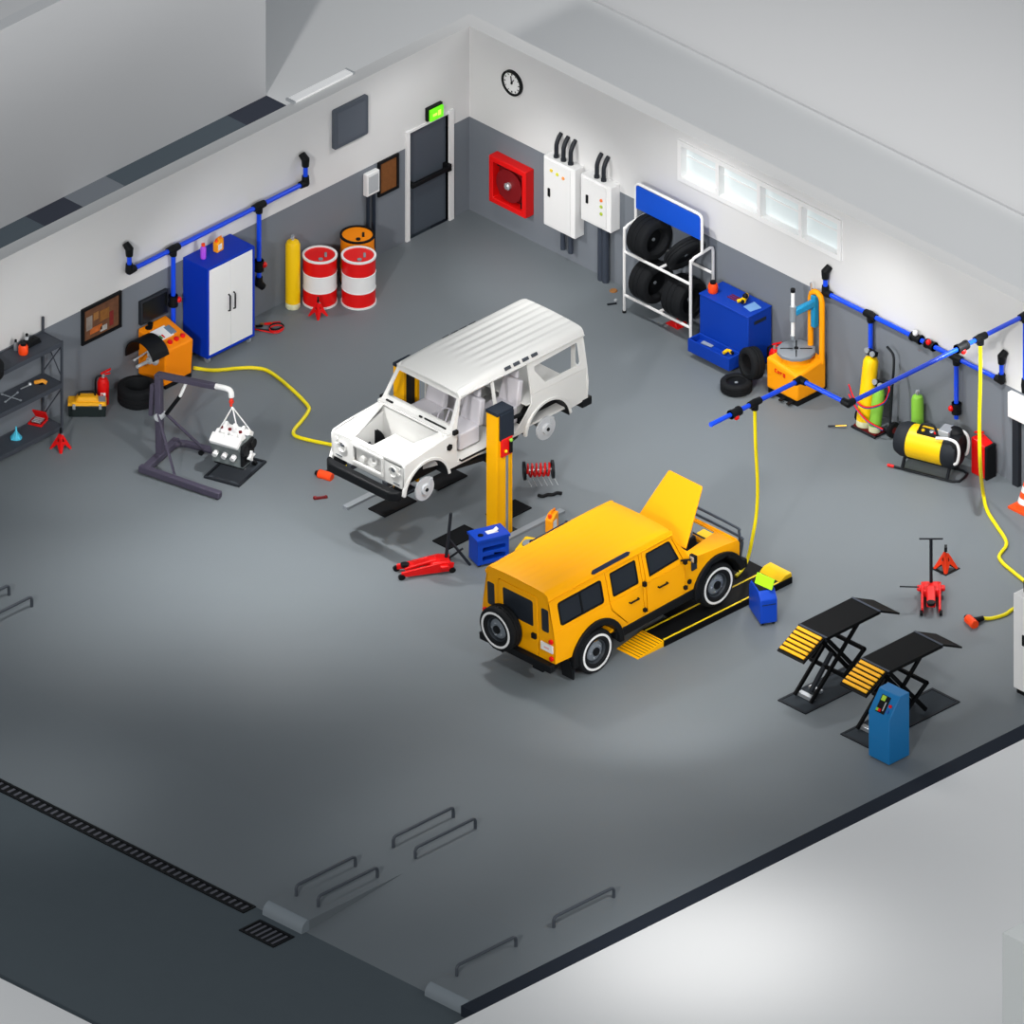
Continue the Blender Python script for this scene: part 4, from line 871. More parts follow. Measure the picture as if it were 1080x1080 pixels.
# tyre changer
t = thing('tyre_changer', 'orange tyre changer with round grey turntable and upright arm', 'tyre changer', (.12, 7.84, 0))
m = MB(ORG2); w_, d_ = .74, .70
m.panel([(0, .0), (d_, 0), (d_, w_), (0, w_)], [], lambda u, v, k: (u, v, (.70-.10*(u/d_)*(v/w_) if k else .10))); m.build('base_body', t, bevel=.05, seg=3)
m = MB(ORG2); m.lathe([(.30, .55), (.26, .76)], (d_/2, w_/2, 0), Z, 28); m.build('collar', t)
m = MB(BLK); m.box(-.0, d_-.03, .02, w_-.02, 0, .10); m.build('base', t, bevel=.01)
for y in (.2, .42, .60): m = MB(BLK); m.bar((d_-.1, y, .07), (d_+.09, y, .05), .07, .02); m.build('pedal', t)
m = MB(mat('table_grey', '#80868d', .4)); m.lathe([(.25, .74), (.33, .79), (.33, .84), (.31, .855)], (d_/2, w_/2, 0), Z, 12); tt = m.build('turntable', t)
for k in range(4):
    a = PI/4+k*PI/2; m = MB(BLK); c_ = Vector((d_/2, w_/2, .86)); m.bar(c_+compass(a)*.06, c_+compass(a)*.27, .02, .008); m.build('slot', tt)
m = MB(BLK); m.lathe([(.035, .855), (.035, .88)], (d_/2, w_/2, 0), Z, 14); m.build('hub', tt)
m = MB(ORG2); px_ = .08
m.tube([(px_, .44, .6), (px_, .44, 1.78), (px_, .47, 1.87), (px_, .54, 1.92), (px_, .61, 1.92), (px_, .68, 1.87), (px_, .71, 1.78), (px_, .71, .6)], .05, 10); m.build('column', t)
m = MB(TEAL); m.box(px_-.04, px_+.07, .50, .60, 1.25, 1.86); m.bar((px_+.04, .55, 1.72), (.52, .50, 1.68), .10, .12); m.build('swing_arm', t, bevel=.02)
m = MB(GREY); m.cyl((.55, .49, 1.52), (.55, .49, 1.80), .055, seg=16); m.build('sleeve', t)
m = MB(WHITE); m.cyl((.55, .49, 1.22), (.55, .49, 2.10), .032, seg=14); m.m(BLK); m.cyl((.55, .49, 2.08), (.55, .49, 2.14), .042, seg=12); m.m(GREY); m.cyl((.55, .49, 1.16), (.55, .49, 1.24), .03, .045, seg=12); m.build('mounting_rod', t)
m = MB(CHR); m.cyl((px_, .45, 1.9), (px_, .45, 2.06), .02, seg=8); m.build('gauge_pin', t)
m = MB(mat('logo_red', '#e83010', .5))                # small red lettering on the front face
x_ = d_+.012
for k, sh in enumerate(('C', 'o', 'r', 'g')):
    y0 = .22+.065*k; z0 = .49
    def bx(a, c, e, f): m.box(d_-.005, x_, y0+a*.75, y0+c*.75, z0+e*.65, z0+f*.65)
    if sh == 'C': bx(0, .018, 0, .10); bx(0, .06, .08, .10); bx(0, .06, 0, .02)
    elif sh == 'o': bx(0, .018, 0, .07); bx(.045, .062, 0, .07); bx(0, .06, .052, .07); bx(0, .06, 0, .018)
    elif sh == 'r': bx(0, .018, 0, .07); bx(0, .055, .052, .07)
    else: bx(0, .018, 0, .07); bx(.045, .062, -.035, .07); bx(0, .06, .052, .07); bx(0, .06, 0, .018); bx(0, .06, -.035, -.018)
m.build('red_lettering', t)

# gas welding cart
cb = Vector((.42, 9.75, 0)); lean = Vector((-.15, .0, 1)).normalized()
t = thing('welding_cart', 'black two-wheeled cylinder cart leaning by the right wall', 'cart', cb)
BT = mat('cart_black', '#171b20', .5, spec=.25)
m = MB(BT); m.tube([(.22, -.05, .03), (.22, .50, .03), (-.05, .50, .03), (-.05, -.05, .03)], .022, 8, closed=True); m.build('base_frame', t)
m = MB(BT); m.tube(cr([(.0, .62, .05), (-.06, .62, .9), (-.10, .62, 1.35), (-.14, .56, 1.52), (-.16, .40, 1.60)], 5), .022, 8); m.tube([(.0, -.04, .05), (-.05, -.04, .7)], .022, 8); m.cyl((-.05, -.04, .7), (-.06, .62, .7), .02, seg=8); m.cyl((0, -.04, .1), (0, .62, .1), .02, seg=8); m.build('frame', t)
m = MB(DRED); m.box(-.02, .2, -.03, .48, .04, .07); m.build('tray', t)
for y in (-.10, .66): m = MB(RUB); m.lathe(tyre_prof(.14, .07, .05), (-.05, y, .14), Y, 24, closed=True); w_ = m.build('wheel', t); m = MB(DRED); m.cyl((-.05, y-.03, .14), (-.05, y+.03, .14), .06); m.build('hub', w_)
for k, c_ in enumerate((RED, mat('hose_blue', '#1a4a90', .5))):
    m = MB(c_); o_ = .018*k
    m.tube(cr([(.27, -.08, .85-o_), (.26, .05, .62-o_), (.24, .3, .55-o_), (.10, .58, .70-o_), (.05, .66, .95-o_), (.02, .6, 1.0-o_)], 5), .014, 6); m.tube(cr([(.27, -.08, .66-o_), (.26, .1, .45-o_), (.24, .36, .30-o_), (.16, .62, .22-o_)], 5), .014, 6); m.build('cutting_hose', t)
m = MB(mat('brass', '#b89040', .35, metal=.8)); m.cyl((.30, -.10, .06), (.42, -.24, .04), .018, seg=8); m.m(DST); m.cyl((.42, -.24, .04), (.50, -.34, .03), .014, seg=8); m.build('torch', t)
def cyl_lean(label, loc, r, h, M):
    t = gas(label, loc, r, h, M, CREAM); t.rotation_euler = (0, math.atan2(lean.x, lean.z), 0)
    m = MB(BLK); m.box(-.05, .05, -.10, .10, h+.02, h+.10); m.m(CHR); m.lathe([(.05, 0), (.05, .03)], (.05, -.06, h+.10), X, 14); m.lathe([(.05, 0), (.05, .03)], (.05, .07, h+.08), X, 14); m.build('regulator', t)
    return t
cyl_lean('tall yellow gas cylinder strapped on the black cart', cb+Vector((.12, .12, .07)), .13, 1.28, YEL2)
cyl_lean('green gas cylinder on the black cart beside the tall yellow one', cb+Vector((.12, .38, .07)), .105, .80, GRN)

# compressor
ca = math.radians(108); 
t = thing('air_compressor', 'yellow drum air compressor on a black skid with white handles', 'compressor', Vector((.72, 11.66, 0)), ca)
m = MB(YEL2); m.lathe([(.29, -.36), (.29, .30)], (0, 0, .50), X, 36); m.build('tank', t)
for a, c_ in ((-.36, -1), (.30, 1)):
    m = MB(DST); m.lathe([(.295, 0), (.30, .02), (.30, .14), (.25, .24), (.16, .27)], (a, 0, .50), X*c_, 32); m.build('end_cap', t)
m = MB(BLK); m.lathe([(.22, 0), (.20, .12)], (.45, 0, .62), X, 24); m.ball((.40, .08, .80), .14, (1.2, 1, .8)); m.build('motor', t)
m = MB(BT); m.tube([(-.62, -.20, .03), (.50, -.20, .03), (.60, -.14, .03), (.62, 0, .04), (.60, .14, .03), (.50, .20, .03), (-.62, .20, .03)], .022, 8); m.build('skid', t)
for x in (-.42, .42):
    for s in (1, -1): m = MB(BT); m.bar((x, s*.12, .30), (x-.03, s*.20, .03), .05, .04, up=X); m.build('leg', t)
m = MB(BT); m.tube(cr([(-.18, -.12, .78), (-.12, -.12, .92), (.0, -.12, .96), (.12, -.12, .94), (.18, -.12, .80)], 4), .022, 8); m.box(-.2, .22, -.15, .02, .74, .80); m.build('top_handle', t)
m = MB(CHR); m.lathe([(.045, 0), (.045, .03)], (.05, -.08, .80), Z, 16); m.box(.18, .38, -.12, .14, .76, .90); m.m(RED); m.lathe([(.03, 0), (.03, .04)], (.13, -.1, .80), Z, 12); m.m(YEL2); m.lathe([(.03, 0), (.03, .04)], (-.10, -.11, .80), Z, 12); m.build('gauge_panel', t, bevel=.01)
for s in (-.22, .14): m = MB(WHITE); m.tube(cr([(.20, s, .80), (.42, s, .84), (.58, s, .80), (.63, s, .64), (.60, s, .44), (.54, s, .38)], 5), .026, 8); m.build('side_handle', t)
m = MB(RED); m.cyl((-.72, -.20, .03), (-.60, -.20, .03), .026, seg=10); m.build('skid_tip', t)
t = thing('fuel_can', 'red fuel can with black side against the wall by the compressor', 'can', (.18, 12.28, 0))
m = MB(RED); m.prism([(-.10, 0), (.22, 0), (.22, .62), (.02, .70), (-.10, .70)], 'x', -.10, .12); m.build('can', t, bevel=.02); m = MB(BLK); m.box(-.10, .13, .22, .28, 0, .64); m.build('side', t, bevel=.015)
m = MB(RED); m.bar((.0, -.12, .74), (.0, .06, .80), .05, .03); m.build('handle', t)
t = thing('junction_box', 'white electrical box on the right wall behind the traffic cone', 'electrical box', (0, 12.84, 0))
m = MB(WHITE); m.box(0, .10, 0, .5, 1.28, 1.76); m.build('box', t, bevel=.012); m = MB(mat('conduit_black', '#20242b', .5)); m.box(.01, .09, .10, .24, 0, 1.28); m.build('conduit', t)
t = thing('traffic_cone', 'orange and white striped traffic cone at the right picture edge', 'traffic cone', P(1086, 536))
CO = mat('cone_orange', '#f0521a', .5)
m = MB(CO); m.box(-.26, .26, -.26, .26, 0, .04); m.lathe([(.23, .04), (.20, .14)], seg=28, caps=False); z = .14; cols = [WHITE, CO, WHITE, CO, WHITE, CO]
for k, c_ in enumerate(cols):
    m.m(c_); z1 = z+.10; m.lathe([(.20-.17*(z-.14)/.6, z), (.20-.17*(z1-.14)/.6, z1)], seg=28, caps=(k == 5)); z = z1
m.build('cone', t); 
t = thing('control_cabinet', 'white control cabinet cut off by the right picture edge', 'control cabinet', (4.45, 17.87, 0))
m = MB(WHITE); m.box(0, .54, 0, .5, .10, 1.92); m.build('box', t, bevel=.01); m = MB(BLK); m.box(.04, .50, .04, .5, 0, .10); m.build('plinth', t); m = MB(BLK); m.cyl((.35, .12, 1.92), (.35, .12, 2.12), .05); m.build('cable_gland', t)
m = MB(BLK); m.box(.54, .56, .22, .26, 1.0, 1.2); m.build('handle', t)
m = MB(mat('block_light', '#c8cccc', .8)); q = P(1057, 983, 2.4)
m.box(q.x-2, q.x, q.y, q.y+4, 0, 2.4); tag(m.build('concrete_block', bevel=.02), 'pale grey block standing outside at the lower right corner', 'block')

# small floor jack with T handle
def floor_jack(label, loc, rz, hang, hl, tee):
    t = thing('floor_jack', label, 'floor jack', loc, rz)
    for s in (1, -1): m = MB(RED); m.prism([(-.36, .04), (.34, .03), (.36, .16), (.20, .20), (-.36, .12)], 'y', s*.10, s*.135); m.build('side_plate', t, bevel=.01)
    m = MB(RED); m.box(.02, .34, -.13, .13, .08, .20, top=(.03, .02)); m.bar((-.30, 0, .12), (.15, 0, .20), .12, .06); m.box(.16, .28, -.19, .19, .10, .16); m.build('body', t, bevel=.02)
    m = MB(BLK); m.lathe([(.05, .14), (.06, .19)], (-.28, 0, 0), Z, 16); m.build('saddle', t)
    for x in (-.36, .33):
        for s in (1, -1): m = MB(BLK); m.cyl((x, s*.13-.02, .045), (x, s*.13+.02, .045), .045, seg=14); m.build('wheel', t)
    m = MB(DST); e = Vector((.28, 0, .18))+Vector((math.sin(hang)*hl, 0, math.cos(hang)*hl)); m.cyl((.28, 0, .16), e, .022, seg=10)
    if tee: m.cyl(e-Y*.16, e+Y*.16, .014, seg=8)
    m.build('handle', t)
    if tee: m = MB(DST); m.cyl((.20, .16, .16), (.20, .42, .17), .012, seg=8); m.build('foot_lever', t)
    return t
floor_jack('small red floor jack with black T-shaped handle at right', P(982, 636), math.radians(-135), 0, .78, True)
floor_jack('long red floor jack by the blue tool cart and black pad', (9.09, 8.05, 0), math.atan2(.48, -.88), math.radians(5), .78, False)
for o in [o for o in bpy.data.objects if o.name == 'floor_jack.001']: o.scale = (1.28, 1.2, 1.1)

# ================================================================ scissor lift
def scissor(label, y0, dx):
    t = thing('scissor_lift', label, 'lift', (6.0+dx, y0, 0), group=None); W2 = .66
    xa, xb, zt = .20, 1.50, 1.28          # deck from xa to xb
    SB = mat('lift_black', '#08090b', .65, spec=.15)
    m = MB(mat('pit_plate', '#343a40', .8, spec=.15)); m.box(-.2, 1.98, 0, W2, .001, .012); m.m(DST); m.panel([(-.2, 0), (1.98, 0), (1.98, W2), (-.2, W2)], [[(-.15, .05), (1.93, .05), (1.93, W2-.05), (-.15, W2-.05)]], lambda u, v, k: (u, v, .02 if k else .001)); m.build('floor_plate', t)
    m = MB(SB); m.box(xa, xb, 0, W2, zt-.06, zt); m.build('deck', t, bevel=.004)
    m = MB(SB); m.prism([(xb, zt-.03), (xb, zt), (xb+.52, zt-.28), (xb+.50, zt-.31)], 'y', .02, W2-.02); f = m.build('ramp_flap', t)
    for k in range(6):
        u = .07+k*.152; x_ = xb+.52*u; z_ = zt-.28*u
        m = MB(LIFTY); m.T = Matrix.Translation((x_+.02, 0, z_+.004)) @ Matrix.Rotation(math.atan2(.28, .52), 4, 'Y'); m.box(-.025, .03, .05, W2-.05, -.005, .018); m.T = None; m.build('slat', f)
    m = MB(SB); m.prism([(xa, zt-.04), (xa, zt), (xa-.47, zt-.24), (xa-.46, zt-.27)], 'y', .02, W2-.02); m.build('rear_flap', t)
    m = MB(mat('rim_slate', '#3d4450', .5)); m.box(xb-.04, xb, 0.0, W2, zt-.06, zt+.006); m.build('hinge_strip', t); m = MB(mat('rim_slate', '#3d4450', .5)); m.box(xa, xa+.04, 0, W2, zt-.06, zt+.006); m.build('hinge_strip', t)
    zm = .66; 
    for y in (.14, W2-.14):
        m = MB(SB); m.bar((1.72, y, .06), (.52, y, zt-.05), .04, .07, X); m.build('scissor_arm', t)
        m = MB(SB); m.bar((.45, y*.88+.04, .06), (1.40, y*.88+.04, zt-.05), .04, .07, X); m.build('scissor_arm', t)
    for x_, z_ in ((.71, .80), (1.18, .47)): m = MB(SB); m.bar((x_, -.03, z_), (x_, W2+.14, z_), .05, .06); m.build('cross_shaft', t)
    for y in (-.02, W2+.12): m = MB(SB); m.bar((.69, y, .815), (1.20, y, .455), .04, .07, X); m.build('link_bar', t)
    m = MB(CHR); m.bar((1.60, .14, .06), (1.60, .48, .06), .10, .08); m.bar((1.38, .16, .10), (1.38, .44, .10), .08, .06); m.build('floor_bearing', t, bevel=.01)
    m = MB(DST); m.cyl((1.50, .30, .10), (1.0, .30, .66), .045, seg=12); m.build('ram', t)
    return t
scissor('scissor lift platform nearer the yellow car with yellow striped flap', 15.28, 0)
scissor('scissor lift platform beside the blue control console with yellow striped flap', 16.82, .06)
t = thing('control_console', 'blue control console with slanted panel standing by the scissor lift', 'console', (7.74, 17.67, 0))
m = MB(LBLUE); m.prism([(0, .02), (.48, .02), (.48, .88), (.22, 1.24), (0, 1.24)], 'y', 0, .49); m.build('housing', t, bevel=.012)
sl = Matrix.Translation((.48, 0, .88)) @ Matrix.Rotation(-math.atan2(.26, .36), 4, 'Y')
def onsl(m, y0, y1, z0, z1, th=.008): m.T = sl; m.box(-.003, th, y0, y1, z0, z1); m.T = None
m = MB(BLK); onsl(m, .13, .33, .05, .36); p = m.build('control_panel', t)
m = MB(mat('lcd_lime', '#b0d840', .4)); onsl(m, .15, .24, .26, .35, .014); m.build('display', p)
for y0, z0, c_ in ((.19, .07, RED), (.37, .20, RED), (.36, .10, mat('key_blue', '#2a5ca8', .5)), (.14, .07, GRN)): m = MB(c_); onsl(m, y0, y0+.05, z0, z0+.05, .025); m.build('button', p)
m = MB(LGR); onsl(m, .27, .29, .10, .26, .014); m.build('label_strip', p)

# ================================================================ brake test platform under the yellow car
t = thing('test_platform', 'low black drive-on platform with yellow lines under the yellow car', 'platform', (5.0, 10.55, 0))
PB = mat('platform_black', '#08090b', .65, spec=.15); PY_ = mat('line_yellow', '#f6d41a', .5)
m = MB(PB); m.box(.02, 3.05, 1.58, 2.12, 0, .115); m.build('runway', t, bevel=.006)
m = MB(PB); m.box(.02, 3.05, .0, .62, 0, .115); m.build('runway', t, bevel=.006)
m = MB(PB); m.box(.12, 2.3, .62, 1.58, 0, .10); m.build('centre_deck', t)
for y in (1.63, 2.06, .05, .56): m = MB(PY_); m.box(.30, 3.03, y, y+.035, .114, .119); m.build('edge_line', t)
for y0, y1 in ((1.60, 2.10), (.02, .60)):
    m = MB(LIFTY); m.prism([(3.05, 0), (3.05, .115), (3.66, .01), (3.66, 0)], 'y', y0, y1); r_ = m.build('ramp', t)
    m = MB(mat('rib_dark', '#6e5410', .6))
    for k in range(9): x_ = 3.08+k*.065; z_ = .115-.105*(x_-3.05)/.61; m.box(x_, x_+.015, y0+.01, y1-.01, z_-.01, z_+.004)
    m.build('rib_pattern', r_)
    m = MB(YEL2); m.prism([(.0, .11), (.30, .11), (.18, .19), (.02, .20)], 'y', y0, y1); m.build('end_stop', t, bevel=.015)
t = thing('control_cart', 'blue rolling tester with lime green panel beside the yellow car front', 'tester', P(802, 661.5))
ax1 = Vector((-.25, .13, 0)).normalized(); ang = math.atan2(.13, -.25)
t.rotation_euler.z = math.atan2(ax1.x*0+ax1.y, ax1.x)
CBL = mat('cart_blue', '#0b44bc', .4)
# local x runs along the front face, local y towards the back

fx1 = Vector((-.25, .13, 0)).normalized()            # along the narrow front face
bk1 = Vector((-.44, -.88, 0)).normalized()           # towards the back
t.rotation_euler = (0, 0, 0)
def L2(a, c, z): return fx1*a+bk1*c+Z*z
def lbox(m, a0, a1, c0, c1, z0, z1):
    vs_ = [L2(a, c, z) for z in (z0, z1) for a, c in ((a0, c0), (a1, c0), (a1, c1), (a0, c1))]
    m.add(vs_, [(3, 2, 1, 0), (4, 5, 6, 7), (0, 1, 5, 4), (1, 2, 6, 5), (2, 3, 7, 6), (3, 0, 4, 7)])
m = MB(CBL); W4 = .30
m.panel([(0, .05), (.62, .05), (.62, .50), (.52, .62), (.12, .62), (0, .50)], [], lambda u, v, k: L2(W4 if k else 0, u, v)); m.build('housing', t, bevel=.02, seg=3)
m = MB(BLK); lbox(m, .02, W4-.02, .14, .50, .615, .63); m.build('top_tray', t)
m = MB(mat('tester_lime', '#a8f020', .5, emit=.15)); vs_ = [L2(a, c, z) for k in (0, .025) for a, c, z in ()]
lp0 = P(797, 614, .66)-t.location; lp1 = P(814.5, 622, .66)-t.location; hgt = Vector((-.06, 0, .17))
vs_ = [p_+Vector((k, 0, 0)) for k in (0, .025) for p_ in (lp0, lp1, lp1+hgt, lp0+hgt)]
m.add(vs_, [(3, 2, 1, 0), (4, 5, 6, 7), (0, 1, 5, 4), (1, 2, 6, 5), (2, 3, 7, 6), (3, 0, 4, 7)]); m.build('lime_panel', t)
for a in (.05, W4-.05):
    for c_ in (.07, .55): m = MB(BLK); m.cyl(L2(a, c_, .04)-fx1*.02, L2(a, c_, .04)+fx1*.02, .04, seg=12); m.build('caster', t)
m = MB(NAVY); lbox(m, .0, .0-.008, .05, .45, .30, .42) if False else lbox(m, .03, W4-.03, -.006, .0, .40, .415); m.build('seam', t)

# ================================================================ two-post lift
def column(label, y0, near):
    s = 1 if near else -1
    t = thing('lift_column', label, 'lift column', (7.15, y0, 0), group=None); D = .25
    ya, yb = (0, D)
    m = MB(LIFTY)
    m.box(.31, .37, 0, D, .02, 2.40); m.box(0, .06, 0, D, .02, 2.40); m.box(.04, .33, (D-.05) if near else 0, D if near else .05, .02, 2.40)
    m.build('post', t, bevel=.006)
    m = MB(mat('column_inside', '#1a1d22', .6)); m.box(.06, .31, .05, .12, .03, 2.38) if near else m.box(.06, .31, .13, .20, .03, 2.38); m.build('slide', t)
    m = MB(NAVY); m.box(-.01, .38, -.01, D+.02, 2.39, 2.45); m.box(-.01, .31, (D-.02) if near else -.02, (D+.03) if near else .02, 1.90, 2.40); m.build('motor_cover', t, bevel=.008)
    m = MB(DST); m.box(-.12, .50, -.06, D+.06, 0, .03); m.build('base_plate', t)
    m = MB(BLK)
    yc = -.12 if near else D+.12
    m.box(.06, .31, min(yc, D/2), max(yc, D/2), 1.36, 1.48); c_ = m.build('carriage', t)
    for x_ in (-.62, .95): m = MB(BLK); m.bar((.18, yc, 1.42), (x_, yc-s*.18, 1.42), .10, .07); m.lathe([(.06, 1.42), (.06, 1.50)], (x_, yc-s*.18, 0), Z, 14); m.build('lift_arm', c_)
    return t
c_ = column('yellow lift column with red switch box in front of the white car', 7.92, True)
m = MB(RED); m.box(.03, .29, .25, .29, 1.58, 1.92); s_ = m.build('switch_box', c_, bevel=.01)
m = MB(BLK); m.box(.06, .12, .29, .32, 1.62, 1.86); m.build('lever', s_); m = MB(GRN); m.ball((.09, .31, 1.86), .035); m.build('green_knob', s_); m = MB(YEL2); m.ball((.20, .30, 1.68), .03); m.build('yellow_knob', s_)
m = MB(mat('rail_silver', '#8d9bb0', .35, metal=.4)); m.box(.12, .16, .25, .27, .05, 1.58); m.build('cable_duct', c_)
column('yellow lift column partly hidden behind the white car windscreen', 5.72, False)
def pad(label, x0, x1, y0, y1):
    m = MB(mat('pad_black', '#0e1013', .8, spec=.15)); m.box(x0, x1, y0, y1, .0, .025); o = m.build('floor_pad', bevel=.005); tag(o, label, 'floor pad')
pad('black floor pad under the front bumper of the white car', 7.54, 8.30, 5.90, 6.30)
pad('black floor pad behind the front wheel hub of the white car', 6.34, 7.04, 5.92, 6.30)
pad('black floor pad right of the near yellow lift column', 6.34, 7.04, 7.42, 7.82)
pad('black floor pad between the blue tool cart and the long red jack', 7.54, 8.30, 7.42, 7.82)
def strip(label, x0, x1, y0, y1):
    m = MB(mat('strip_grey', '#8a9096', .5)); m.box(x0, x1, y0, y1, .0, .05); tag(m.build('floor_rail', bevel=.005), label, 'floor rail')
strip('light grey steel rail on the floor under the white car front bumper', 6.10, 8.56, 5.56, 5.68)
strip('light grey steel rail on the floor between the near column and the oil can', 6.05, 8.1, 8.20, 8.32)

# blue tool cart
fa_ = Vector((-.52, .18, 0)).normalized(); ba_ = Vector((-.18, -.52, 0)).normalized()
t = thing('tool_cart', 'blue tool cart with two open shelves at the foot of the near lift column', 'tool cart', P(503, 599)+Vector((.0, .02, 0)))
def L2(a, c, z): return fa_*a+ba_*c+Z*z
m = MB(CBL)
def fr(u, v, k): return L2(u, .34 if k else 0, v)
m.panel([(0, .06), (.58, .06), (.58, .66), (0, .66)], [rrect(.09, .52, .14, .26, .03), rrect(.09, .52, .36, .48, .03)], fr); lbox(m, .01, .57, .20, .34, .08, .64)
lbox(m, -.02, .60, -.02, .37, .64, .70); m.build('body', t, bevel=.01)
m = MB(BLK); m.lathe([(.05, .70), (.05, .712)], L2(.12, .14, 0), Z, 14); m.build('hole', t)
for a in (.05, .53):
    for c_ in (.05, .29): m = MB(BLK); m.cyl(L2(a, c_, .035)-fa_*.02, L2(a, c_, .035)+fa_*.02, .035, seg=12); m.build('caster', t)
t2 = t; tp_ = t.location+L2(.34, .17, .70*.76); t.scale.z = .76
m = MB(WHITE); m.T = None; m.bar(-fa_*.10, fa_*.10, .10, .012); m.bar(fa_*.05+Z*.01-ba_*.0, fa_*.11+Z*.05, .09, .01); tag(m.build('paper_sheet', loc=tp_+Z*.006), 'white crumpled sheet on top of the blue tool cart', 'paper')

# trestle, springs, cans
t = thing('folding_stand', 'thin black X-shaped folding stand between the red jack and tool cart', 'stand', P(481, 594))
for a, c_ in (((-.12, .22, 0), (.02, -.16, .42)), ((-.02, -.2, 0), (-.05, .10, .30))):
    m = MB(DST); m.bar(a, c_, .035, .035); m.build('leg', t)
t = thing('coil_spring', 'red coil spring clamped between two black discs on thin legs', 'spring', P(568, 512), 0)
sd = Vector((-.385, .30, 0)).normalized(); c0 = Vector((0, 0, .30)); LL = .48
m = MB(RED); pts = [c0+sd*(-LL/2+.04+(LL-.08)*i/90)+(sd.cross(Z)*math.cos(i/90*2*PI*5.5)+Z*math.sin(i/90*2*PI*5.5))*.105 for i in range(91)]; m.tube(pts, .020, 6); m.build('coil', t)
for s in (1, -1): m = MB(BT); m.lathe([(.16, 0), (.16, .04)], c0+sd*(s*LL/2)-sd*.02, sd, 24); m.build('end_disc', t)
m = MB(CHR); m.cyl(c0-sd*LL*.45, c0+sd*LL*.45, .03, seg=10); m.ball(c0+sd*.10, .06); m.build('rod', t)
for k in range(6): m = MB(LGR); a = c0+sd*(-.22+.09*k)-Z*.10; m.cyl(a, Vector((a.x, a.y, 0))+Vector((-.06, .08, 0)), .008, seg=6); m.build('wire_leg', t)
m = MB(BLK); m.tube(cr([(.16, -.12, .03), (.13, -.04, .03), (.03, -.02, .03), (-.03, .04, .03), (-.12, .05, .03), (-.16, .12, .03)], 4), .03, 8); tag(m.build('rubber_strap', loc=P(580, 523)), 'wavy black strap on the floor in front of the red coil spring', 'strap')
jerry(P(582, 559), math.radians(20), 'orange oil can with white label on the floor behind the yellow car', 1.15)
t = thing('work_lamp', 'yellow box with round grey top on the floor behind the yellow car roof', 'lamp', P(553, 585)+Vector((-.1, .02, 0)), .4)
m = MB(YEL2); m.box(-.28, .26, -.20, .17, 0, .17, top=(.03, .03)); m.build('housing', t, bevel=.03, seg=3); m = MB(GREY); m.lathe([(.13, .14), (.12, .20)], (-.0, 0, 0), Z, 24); m.build('top_disc', t); m = MB(BLK); m.box(.12, .2, -.05, .05, .15, .18); m.build('switch', t)

for o in [o for o in bpy.data.objects if o.name == 'floor_jack']: o.scale = (1.15, 1.25, 1.1)
for o in bpy.data.objects:
    l = o.get('label', '')
    if o.parent: continue
    if o.name.startswith('tyre') and 'rack' in l and 'tyre_rack' not in o.name: o['group'] = 'tyres on the white rack'
    if o.name.startswith('oil_drum'): o['group'] = 'drums by the left wall'
    if o.name.startswith('floor_pad'): o['group'] = 'black floor pads under the lift'
    if o.name.startswith('floor_rail'): o['group'] = 'floor rails beside the lift'
    if o.name.startswith('electrical_cabinet'): o['group'] = 'white electrical cabinets'
    if o.name.startswith('scissor_lift'): o['group'] = 'scissor lift platforms'
    if o.name.startswith('lift_column'): o['group'] = 'two-post lift columns'
    if o.name.startswith('floor_jack'): o['group'] = 'red floor jacks'
    if o.name.startswith('floor_drain'): o['group'] = 'floor drains'
    if o.name.startswith('gas_cylinder'): o['group'] = 'gas cylinders'
AMB = .18; SUN = 1.05
# px, py, height, power, cone of the lamps under the (cut away) garage ceiling, and aim of the tilted ones, unseen fill added for walls and car
SPOTS = [(290, 580, 4.6, 1000, 112), (560, 450, 5.2, 200, 125), (850, 490, 4.8, 600, 120), (650, 810, 3.7, 210, 110), (720, 850, 3.2, 560, 85, 655, 680), (486, 657, 5, 470, 125),
         (105, 635, 3.8, 240, 105), (660, 400, 5.2, 580, 120), (480, 300, 4.5, 160, 125), (1040, 565, 4, 500, 120), (800, 700, 4.6, 230, 115),
         (500, 850, 4, 110, 100), (780, 770, 4, 60, 100), (30, 830, 3.2, 100, 90), (430, 890, 3.3, 50, 90), (740, 1000, 4, 400, 110),
         (170, 600, 3.6, 370, 75, 10, 400), (385, 345, 3.2, 350, 62, 650, 270), (330, 500, 3.6, 300, 70, 240, 330)]
FILLS = [(29, 8, 7, 8, 20, 300, 0, 0), (-5.5, 10.5, 8, 9, 28, 900, 0, -6), (14, 29, 8, 24, 8, 560, 8, 0), (11, 9, 5.5, 6, 3, 100, -60, 0), (8, 12, 5.5, 3, 8, 320, 0, 60), (9, -1.2, 6, 18, 2, 120, -65, 0)]  # unseen area lights added to brighten the yard, room walls and wall behind

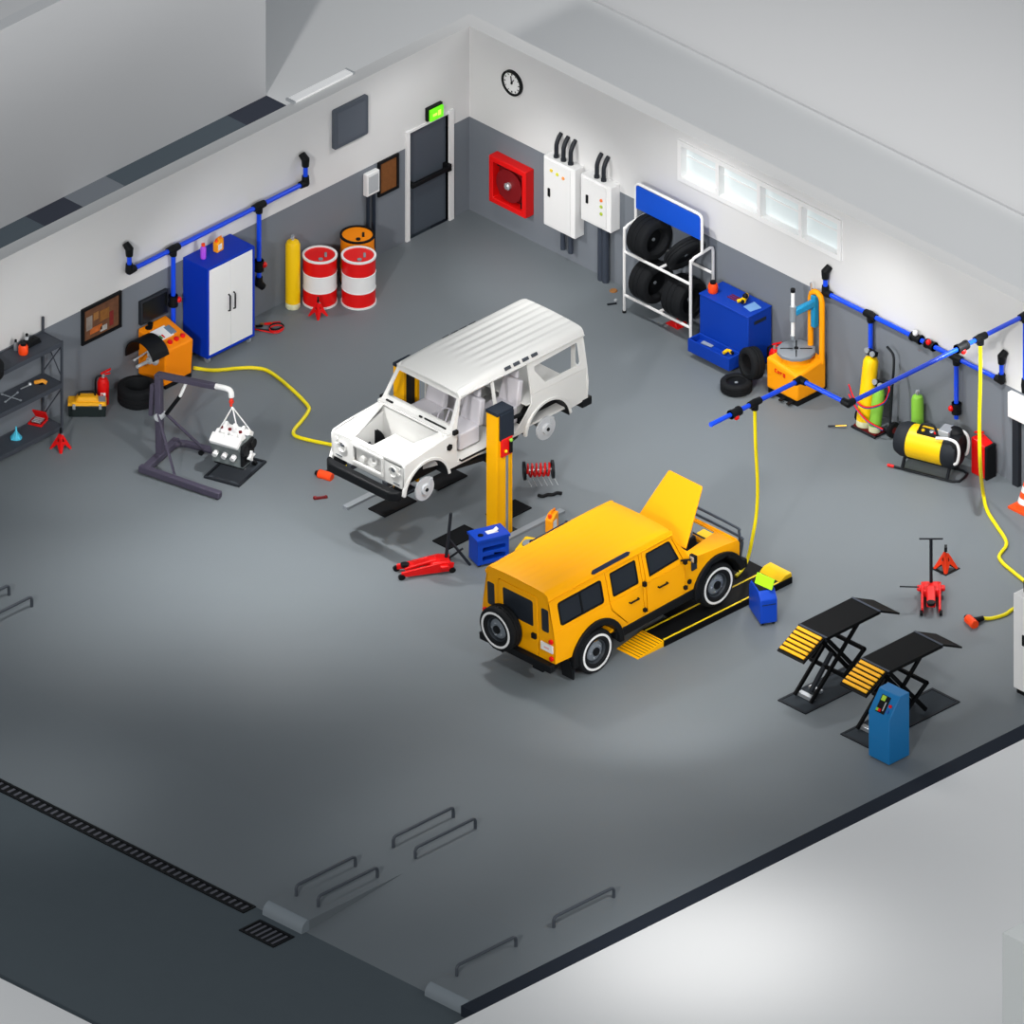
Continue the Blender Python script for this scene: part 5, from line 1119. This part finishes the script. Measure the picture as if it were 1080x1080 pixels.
# ---------------------------------------------------------------- light and camera
W = bpy.data.worlds.new('World'); S.world = W; W.use_nodes = True
W.node_tree.nodes['Background'].inputs[0].default_value = (.80, .90, 1, 1)
W.node_tree.nodes['Background'].inputs[1].default_value = AMB
L = bpy.data.lights.new('sun', 'SUN'); L.energy = SUN; L.angle = math.radians(2.5); L.color = (1, .98, .95)
o = bpy.data.objects.new('sun', L); COL.objects.link(o)
dv = Vector((-.875, -.485, -.51)); o.rotation_euler = dv.to_track_quat('-Z', 'Y').to_euler(); o.location = (30, 20, 25)
def spot(x, y, z, e, ang, r=.07, blend=1.0, tgt=None, col=(1, .985, .96)):
    L = bpy.data.lights.new('ceiling_or_fill', 'SPOT'); L.energy = e; L.spot_size = math.radians(ang); L.spot_blend = blend
    L.shadow_soft_size = r; L.color = col
    o = bpy.data.objects.new('ceiling_or_fill', L); COL.objects.link(o); o.location = (x, y, z)
    d = Vector(tgt or (x, y, 0))-o.location
    o.rotation_euler = d.to_track_quat('-Z', 'Y').to_euler()
for a in SPOTS:
    px, py, z, e, ang = a[:5]; q = P(px, py, 0)
    if len(a) > 5: t = P(a[5], a[6], 0); spot(q.x, q.y, z, e, ang, tgt=(t.x, t.y, 0))
    else: spot(q.x, q.y, z, e, ang)
for (x, y, z, sx, sy, e, rx, ry) in FILLS:
    L = bpy.data.lights.new('fill_light', 'AREA'); L.energy = e; L.shape = 'RECTANGLE'; L.size = sx; L.size_y = sy; L.color = (1, .99, .97)
    o = bpy.data.objects.new('fill_light', L); COL.objects.link(o); o.location = (x, y, z); o.rotation_euler = (math.radians(rx), math.radians(ry), 0)
cd = bpy.data.cameras.new('camera'); cd.type = 'ORTHO'; cd.ortho_scale = 1080/63.0
cd.clip_end = 300
c = bpy.data.objects.new('camera', cd); COL.objects.link(c)
dirv = Vector((math.cos(PI/6)*.70711, math.cos(PI/6)*.70711, .5))
c.location = P(540, 540, 0)+dirv*60
c.rotation_euler = (-dirv).to_track_quat('-Z', 'Y').to_euler()
S.camera = c
vs = S.view_settings; vs.view_transform = 'Standard'; vs.look = 'None'; vs.gamma = 1; vs.exposure = 0; vs.use_curve_mapping = False
